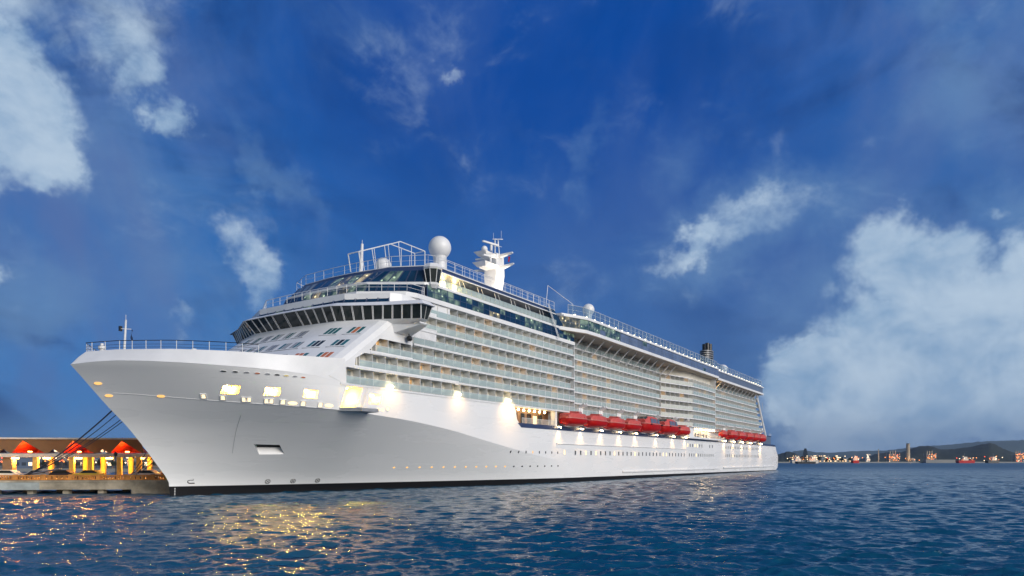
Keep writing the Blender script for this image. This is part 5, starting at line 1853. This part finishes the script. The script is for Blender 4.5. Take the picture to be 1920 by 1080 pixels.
# city seen between the pier columns
city = [(2, 650, 40, 847), (16, 700, 26, 858), (36, 640, 18, 853), (68, 700, 22, 851), (74, 660, 14, 862), (92, 690, 16, 857), (104, 720, 22, 850), (126, 660, 20, 864), (136, 700, 34, 862), (140, 660, 18, 866), (166, 650, 10, 864), (174, 780, 34, 838), (182, 690, 22, 858), (209, 700, 26, 856), (222, 660, 22, 865), (246, 680, 34, 862), (262, 740, 40, 858), (288, 660, 20, 866), (302, 690, 30, 860)]
shade_w = ['pale', 'cream', 'blue grey', 'dark']
for i, (px, Y, w, ty) in enumerate(city):
    lab = '%s %s block with lit windows across the water, seen through the pier shelter' % (['low', 'tall'][ty < 858], shade_w[i % 4])
    block('city_block', px, Y * .47, w * .47, 9, ty, BM[i % 4], lab, group='%s %s city blocks behind the pier' % (['low', 'tall'][ty < 858], shade_w[i % 4]))
mb = MB(); mb.box((-900, 296, -2), (-140, 302, 1.4)); o = mb.build('far_quay', 'quay'); tag(o, 'low pale quay across the water behind the pier', 'quay')
# tree line
def tree_row(px0, px1, Y, n, h0, h1, lab):
    M.setdefault('leaf', mat('leaf_dark', (.03, .05, .03), .9, vary=.5, vscale=.4))
    for i in range(n):
        px = lerp(px0, px1, (i + .5) / n) + rb_.uniform(-1.5, 1.5); h_ = rb_.uniform(h0, h1)
        root = empty('tree', at(px, Y + rb_.uniform(-8, 8)))
        mb = MB(); mb.bar((0, 0, -.3), (0, 0, h_ * .5), .3, 6, r2=.15); mb.build('trunk', 'fold', root)
        mb = MB()
        for j in range(120):
            a, b_ = rb_.uniform(0, 6.28), rb_.uniform(-1, 1); rr_ = h_ * .42 * rb_.uniform(.5, 1.0) * (1 + .25 * math.sin(a * 3 + i))
            c = Vector((rr_ * math.cos(a) * math.sqrt(1 - b_ * b_), rr_ * math.sin(a) * math.sqrt(1 - b_ * b_), h_ * .62 + rr_ * b_ * .85))
            u, v = Vector((rb_.uniform(-1, 1), rb_.uniform(-1, 1), rb_.uniform(-1, 1))).normalized() * h_ * .11, Vector((rb_.uniform(-1, 1), rb_.uniform(-1, 1), rb_.uniform(-1, 1))).normalized() * h_ * .11
            mb.face([c - u, c - v, c + u, c + v])
        mb.build('crown', 'leaf', root, recalc=False)
        tag(root, lab, 'tree', lab)
tree_row(20, 310, 304, 16, 2.4, 4.2, 'dark shore tree across the water behind the pier')
tree_row(1470, 1600, 1300, 9, 8, 13, 'dark shore tree on the right shore below the pale blocks')

# hills
def hill(name, pts, Y, depth, mt, lab, seed, rough=1.0):
    rg = np.random.default_rng(seed)
    xs = np.array([(q[0] - 960) / 1280 * Y for q in pts]); hs = np.array([hgt(q[1], Y) for q in pts])
    n = 220; nd = 26
    X = np.linspace(xs[0], xs[-1], n)
    ridge = np.interp(X, xs, hs)
    fine = sum(rg.uniform(.3, 1) * np.sin(X * f_ + rg.uniform(0, 6)) for f_ in (.09, .14, .23, .37, .55)) * rough
    V, F = [], []
    for j in range(nd):
        v = j / (nd - 1)
        prof = math.sin(math.pi * min(v * 1.0, 1)) ** .75 if v < .5 else math.sin(math.pi * v) ** .9
        nz = sum(np.sin(X * f_ + v * 20 * g + rg.uniform(0, 6)) for f_, g in ((.06, 1), (.15, 2), (.3, 1.5))) * rough * .8
        for i in range(n):
            z = 1.2 + (ridge[i] - 1.2) * prof + (fine[i] + nz[i]) * prof * .5
            V.append((X[i] * (1 + (v - .5) * depth / Y), Y + (v - .5) * depth, z if 0 < j < nd - 1 else 1.0))
    for j in range(nd - 1):
        for i in range(n - 1):
            F.append((j * n + i, j * n + i + 1, (j + 1) * n + i + 1, (j + 1) * n + i))
    me = bpy.data.meshes.new(name); me.from_pydata(V, [], F); me.materials.append(M[mt])
    me.polygons.foreach_set('use_smooth', [True] * len(F))
    o = bpy.data.objects.new(name, me); COL.objects.link(o)
    tag(o, lab, kind='structure')
hill('hill', [(1590, 866), (1615, 862), (1640, 852), (1665, 848), (1690, 848), (1705, 843), (1722, 837), (1742, 836), (1754, 839), (1762, 843), (1790, 842), (1822, 838), (1840, 833), (1856, 831), (1868, 834), (1880, 841), (1900, 849), (1935, 856), (1980, 860), (2100, 858), (2300, 850), (2500, 866)], 1900, 420, 'hill', 'dark wooded hill on the right shore', 3)
hill('hill', [(1380, 862), (1420, 856), (1462, 851), (1480, 847), (1492, 850), (1502, 858), (1512, 866)], 1900, 300, 'hill', 'dark wooded knoll behind the stern', 4)
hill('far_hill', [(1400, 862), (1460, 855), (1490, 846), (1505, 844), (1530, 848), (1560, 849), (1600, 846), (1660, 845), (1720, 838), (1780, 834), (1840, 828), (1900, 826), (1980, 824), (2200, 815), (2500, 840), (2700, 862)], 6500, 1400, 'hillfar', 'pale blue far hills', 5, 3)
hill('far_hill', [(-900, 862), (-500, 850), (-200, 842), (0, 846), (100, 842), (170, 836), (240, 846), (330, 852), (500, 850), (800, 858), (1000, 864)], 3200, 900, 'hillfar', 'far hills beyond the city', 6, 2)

# right-hand shore: long quay, pale blocks, plant, chimney, ships
mb = MB(); mb.box((470, 1236, -2), (1000, 1244, 2.2)); o = mb.build('far_quay', 'quay'); tag(o, 'long low pale quay along the right shore behind the stern', 'quay')
o = None
mb = MB(); mb.box((at(1735, 1230).x, 1228, 0), (at(1790, 1230).x, 1236, 6)); o = mb.build('quay_shed', 'quay'); tag(o, 'long low grey quay shed right of the chimney', 'shed')
for i, (px, ty, w) in enumerate(((1493, 857, 14), (1515, 857, 9), (1519.5, 855, 10), (1525, 858, 9), (1531, 856, 12), (1537, 855, 8), (1542, 857, 10), (1548, 856, 9), (1554, 858, 13), (1562, 860, 14), (1572, 857, 8), (1577, 860, 14), (1590, 861, 12), (1600, 862, 10))):
    wn_ = ['pale', 'cream', 'blue grey'][i % 3]
    tall = ty < 858
    block('apartment_block', px, 1330 + 9 * (i % 3), w, 12, ty, BM[i % 3], '%s %s block in the cluster on the right shore behind the stern' % ('tall' if tall else 'low', wn_), group='%s %s blocks on the right shore' % ('tall' if tall else 'low', wn_))
def lamps_on(root, pts, mt, nm_='lamp_cluster'):
    mb = MB()
    for x, y, z, r_ in pts: mb.sphere((x, y, z), r_, 6, 4)
    return mb.build(nm_, mt, root)
def plant(px, Y, w, h_, floors, lab, seed):
    rg = random.Random(seed)
    root = empty('power_plant_unit', at(px, Y))
    mb = MB()
    for x in np.linspace(-w / 2, w / 2, 6):
        for y in (0, 9): mb.bar((x, y, 0), (x, y, h_ * rg.uniform(.75, 1)), .55, 4)
    for f_ in range(1, floors + 1):
        z = h_ * f_ / (floors + 1); mb.box((-w / 2, -.5, z), (w / 2 * rg.uniform(.6, 1), 9, z + .5))
    mb.build('steel_frame', 'grey', root)
    mb = MB(); mb.box((-w * .35, 2, 0), (w * .1, 8, h_ * .7)); mb.box((w * .15, 2, 0), (w * .38, 8, h_ * .55)); mb.build('boiler_house', 'conc', root)
    mb = MB()
    for x in (-w * .3, -w * .05, w * .2): mb.bar((x, 4, h_ * .6), (x, 4, h_ * 1.25), .9, 8)
    mb.build('stack', 'conc', root)
    P_ = [(rg.uniform(-w / 2, w / 2), -.9, rg.uniform(.05, .95) * h_, rg.uniform(.35, .8)) for _ in range(26)]
    lamps_on(root, P_[:15], 'lamp_o'); lamps_on(root, P_[15:20], 'lamp_wf'); lamps_on(root, P_[20:], 'lamp_r')
    for x in (-w * .3, w * .3): lamp('lamp_light', 'POINT', (x, -6, h_ * .5), 900, (1, .40, .1), root, 1)
    tag(root, lab, 'power plant')
plant(1677, 1290, 20, 17, 5, 'biggest orange-lit power plant unit, left of the tall chimney', 1)
plant(1746, 1300, 18, 17, 4, 'smaller orange-lit power plant unit with thin stacks, right of the tall chimney', 2)
plant(1912, 1290, 16, 17, 4, 'orange-lit plant unit at the right edge of the picture', 3)
def chimney(px, Y, ty, r_, lab):
    root = empty('chimney', at(px, Y)); h_ = hgt(ty, Y) - 1.6
    mb = MB(); mb.lathe((0, 0, 0), [(r_ * 1.2, 0), (r_, h_ * .96), (r_ * 1.05, h_ * .965), (r_ * 1.05, h_)], 16); mb.build('shaft', 'conc', root)
    mb = MB(); mb.lathe((0, 0, h_), [(r_ * .9, 0), (r_ * .9, .6)], 12); mb.build('cap', 'black', root)
    lamp('lamp_light', 'POINT', (-2, -9, 6), 1500, (1, .5, .2), root, 1)
    tag(root, lab, 'chimney')
chimney(1702.5, 1300, 832, 3.1, 'tall tan chimney of the power plant in front of the wooded hill')
chimney(1647, 1290, 843, .9, 'thin pale tower with a lit top left of the power plant')
root = empty('storage_tank', at(1711, 1296)); mb = MB(); mb.lathe((0, 0, 0), [(5, 0), (5, 5), (3.5, 7), (.5, 8)], 16); mb.build('tank', 'quay', root); tag(root, 'pale domed tank at the foot of the tall chimney', 'tank')
root = empty('lit_tower', at(1628, 1270)); mb = MB(); mb.box((-3, 0, 0), (3, 5, 8)); mb.box((-1.5, 1, 8), (1.5, 4, 15)); mb.build('tower_body', 'roofw', root); lamps_on(root, [(rb_.uniform(-3, 3), -.8, rb_.uniform(1, 14), .6) for _ in range(10)], 'lamp_wf'); tag(root, 'brightly lit white tower by the water left of the thin tower', 'tower')
# lattice crane on a barge near the stern
root = empty('crane_barge', at(1510, 1000, 0))
mb = MB(); mb.hexa([(-12, -5, -.5), (12, -5, -.5), (12, 5, -.5), (-12, 5, -.5), (-14, -5, 3), (14, -5, 3), (14, 5, 3), (-14, 5, 3)]); mb.build('barge', 'black', root)
mb = MB()
H_ = hgt(841, 1000)
for a in (-1, 1):
    for b in (-1, 1): mb.bar((a * 4, b * 4, 3), (a * .8, b * .8, H_), .35, 4)
for k in range(6):
    z0, z1 = lerp(3, H_, k / 6), lerp(3, H_, (k + 1) / 6); w0, w1 = lerp(4, .8, k / 6), lerp(4, .8, (k + 1) / 6)
    for sg_ in (-1, 1):
        mb.bar((-w0, sg_ * w0, z0), (w1, sg_ * w1, z1), .25, 4); mb.bar((w0, sg_ * w0, z0), (-w1, sg_ * w1, z1), .25, 4)
mb.build('lattice_tower', 'black', root)
tag(root, 'dark lattice crane tower on a barge just right of the stern', 'crane')
def ship(px, Y, L, hc, lab, bridge_x=.3, seed=1):
    root = empty('harbour_ship', at(px, Y, 0), .05)
    mb = MB(); mb.hexa([(-L * .46, -4, -.5), (L * .46, -4, -.5), (L * .46, 4, -.5), (-L * .46, 4, -.5), (-L * .5, -4, 4.4), (L * .5, -4, 5), (L * .5, 4, 5), (-L * .5, 4, 4.4)]); mb.build('ship_hull', hc, root)
    mb = MB(); mb.box((L * bridge_x - 4, -3, 4.5), (L * bridge_x + 5, 3, 8)); mb.box((L * bridge_x - 3, -3, 8), (L * bridge_x + 3, 3, 11)); mb.build('deckhouse', 'roofw', root)
    mb = MB(); mb.bar((L * bridge_x, 0, 11), (L * bridge_x, 0, 17), .3, 4); mb.bar((-L * .2, 0, 4), (-L * .2, 0, 13), .3, 4); mb.bar((-L * .2, 0, 6), (-L * .05, 0, 13), .25, 4); mb.build('mast', 'grey', root)
    rg = random.Random(seed)
    lamps_on(root, [(rg.uniform(-L * .45, L * .45), -4.4, rg.uniform(5, 10), rg.uniform(.3, .6)) for _ in range(9)], 'lamp_o')
    lamps_on(root, [(rg.uniform(-L * .3, L * .45), -4.4, rg.uniform(5, 12), .5) for _ in range(4)], 'lamp_wf')
    lamp('lamp_light', 'POINT', (0, -12, 9), 700, (1, .5, .2), root, 1)
    tag(root, lab, 'ship')
ship(1810, 1190, 30, 'red', 'lit red supply ship moored at the right shore', -.05, 4)
ship(1603, 1190, 11, 'red', 'small red boat at the water by the middle of the right shore', 0, 5)
ship(1497, 1150, 26, 'roofw', 'white lit vessel behind the lattice crane', -.1, 6)
ship(1522, 1120, 20, 'roofw', 'low white motor boat just right of the lattice crane', .1, 7)
ship(1860, 1195, 20, 'black', 'dark boat with a red light right of the lit red supply ship', .1, 8)
# shore lamps
M['pole'] = M['black']
def shore_lamp(px, Y, h_, mt, lab, grp):
    root = empty('shore_lamp', at(px, Y)); mb = MB(); mb.bar((0, 0, 0), (0, 0, h_), .12, 4); mb.build('post', 'black', root)
    mb = MB(); mb.sphere((0, -.3, h_), .75 if Y > 600 else .3, 8, 5); mb.build('lamp_head', mt, root); tag(root, lab, 'lamp', grp)
for i in range(34):
    px = rb_.uniform(1475, 1915); kd = rb_.choice(['lamp_o', 'lamp_o', 'lamp_wf', 'lamp_r'])
    nm_ = {'lamp_o': 'orange', 'lamp_wf': 'white', 'lamp_r': 'red'}[kd]
    shore_lamp(px, 1246 + rb_.uniform(0, 30), rb_.uniform(3, 11), kd, 'small %s lamp glowing along the right shore' % nm_, '%s lamps along the right shore' % nm_)
for i in range(70):
    px = rb_.uniform(0, 312); kd = rb_.choice(['lamp_o', 'lamp_wf', 'lamp_o', 'lamp_r'])
    nm_ = {'lamp_o': 'orange', 'lamp_wf': 'white', 'lamp_r': 'red'}[kd]
    shore_lamp(px, 303 + rb_.uniform(0, 3), rb_.uniform(2, 5), kd, 'small %s lamp glowing in the city behind the pier' % nm_, '%s lamps in the city behind the pier' % nm_)

# ================================================================ people and chairs on the balconies
M['cloth_d'] = mat('dark_cloth', (.02, .02, .03), .8); M['skin'] = mat('skin', (.45, .28, .2), .5); M['hair'] = mat('hair_dark', (.02, .015, .01), .6); M['cloth_b'] = mat('blue_cloth', (.05, .08, .16), .8)
def make_person(top):
    root = empty('person')
    vs = [(0, 0, .95), (0, 0, 1.2), (0, 0, 1.42), (0, 0, 1.52), (0, .01, 1.66), (.11, 0, .9), (.12, .02, .5), (.12, -.02, .07), (.12, .14, .03), (-.11, 0, .9), (-.12, .03, .5), (-.12, 0, .07), (-.12, .15, .03),
          (.2, 0, 1.4), (.28, .06, 1.15), (.22, .28, 1.08), (.2, .36, 1.07), (-.2, 0, 1.4), (-.28, .06, 1.15), (-.22, .28, 1.08), (-.2, .36, 1.07)]
    ed = [(0, 1), (1, 2), (2, 3), (3, 4), (0, 5), (5, 6), (6, 7), (7, 8), (0, 9), (9, 10), (10, 11), (11, 12), (2, 13), (13, 14), (14, 15), (15, 16), (2, 17), (17, 18), (18, 19), (19, 20)]
    rad = [.15, .14, .15, .06, .105, .095, .065, .045, .035, .095, .065, .045, .035, .065, .045, .032, .03, .065, .045, .032, .03]
    me = bpy.data.meshes.new('body'); me.from_pydata(vs, ed, []); o = bpy.data.objects.new('body', me); COL.objects.link(o)
    o.modifiers.new('skin', 'SKIN'); o.modifiers.new('sub', 'SUBSURF').levels = 1
    for v, r_ in zip(me.skin_vertices[0].data, rad): v.radius = (r_, r_ * .8)
    me.skin_vertices[0].data[0].use_root = True
    nm2 = bpy.data.meshes.new_from_object(o.evaluated_get(bpy.context.evaluated_depsgraph_get()))
    bpy.data.objects.remove(o)
    for q in (top, 'cloth_d', 'skin'): nm2.materials.append(M[q])
    for pgn in nm2.polygons:
        c = pgn.center
        pgn.material_index = 2 if (c.z > 1.5 or c.y > .3) else 1 if c.z < .98 else 0
        pgn.use_smooth = True
    b = bpy.data.objects.new('body', nm2); COL.objects.link(b); b.parent = root
    mb = MB(); mb.sphere((0, -.02, 1.71), .118, 12, 8); mb.build('hair', 'hair', root, smooth=True)
    return root
pp1, pp2 = make_person('cloth_d'), make_person('cloth_b')
for o, (s, z), lab in ((pp1, (33.2, ZF[3]), 'person in dark clothes leaning on the balcony glass below the bridge wing'), (pp2, (61.8, ZF[1]), 'person in blue standing at a balcony rail above the open promenade deck'),
                       (copy_tree(pp1), (84.6, ZF[2]), 'person in dark clothes at the balcony where the forward section ends')):
    o.location = world_of(s, A_OUT - .55, z); o.rotation_euler = (0, 0, R(57 + 180)); tag(o, lab, 'person')
M['mesh_c'] = mat('chair_mesh', (.10, .13, .16), .7)
def make_chair():
    root = empty('balcony_chair')
    mb = MB(); mb.box((-.3, -.3, .38), (.3, .3, .44)); mb.build('seat', 'mesh_c', root)
    mb = MB(); mb.hexa([(.26, -.3, .42), (.32, -.3, .42), (.32, .3, .42), (.26, .3, .42), (.42, -.3, .98), (.48, -.3, .98), (.48, .3, .98), (.42, .3, .98)]); mb.build('backrest', 'mesh_c', root)
    mb = MB()
    for x in (-.27, .27):
        for y in (-.27, .27): mb.bar((x, y, 0), (x, y, .4), .025, 4)
    for y in (-.3, .3): mb.bar((-.28, y, .62), (.36, y, .64), .03, 4)
    mb.build('chair_frame', 'black', root)
    return root
ch0 = make_chair()
for i, (s, b, z) in enumerate(CHAIR_SPOTS[:90]):
    o = ch0 if i == 0 else copy_tree(ch0)
    o.location = world_of(s + 1.5 + rr.uniform(-.4, .5), b - .55 - rr.uniform(0, .35), z); o.rotation_euler = (0, 0, R(57 + rr.choice([0, 0, 20, 180, -30])))
    tag(o, 'dark mesh chair behind the balcony glass on the forward part of the ship', 'chair', 'chairs on the forward balconies')

# ================================================================ evening haze over the harbour
m = bpy.data.materials.new('haze'); m.use_nodes = True
t = NT(m.node_tree); t.n.clear()
o = t.new('ShaderNodeOutputMaterial'); v = t.new('ShaderNodeVolumePrincipled')
v.inputs['Color'].default_value = (.58, .78, 1.0, 1); v.inputs['Density'].default_value = .000055; v.inputs['Anisotropy'].default_value = .2
t.l.new(v.outputs[0], o.inputs['Volume'])
M['haze'] = m
mb = MB(); mb.box((-7000, -400, -5), (9500, 9600, 420))
h_ = mb.build('haze', 'haze'); tag(h_, 'thin blue evening haze over the harbour', kind='stuff')
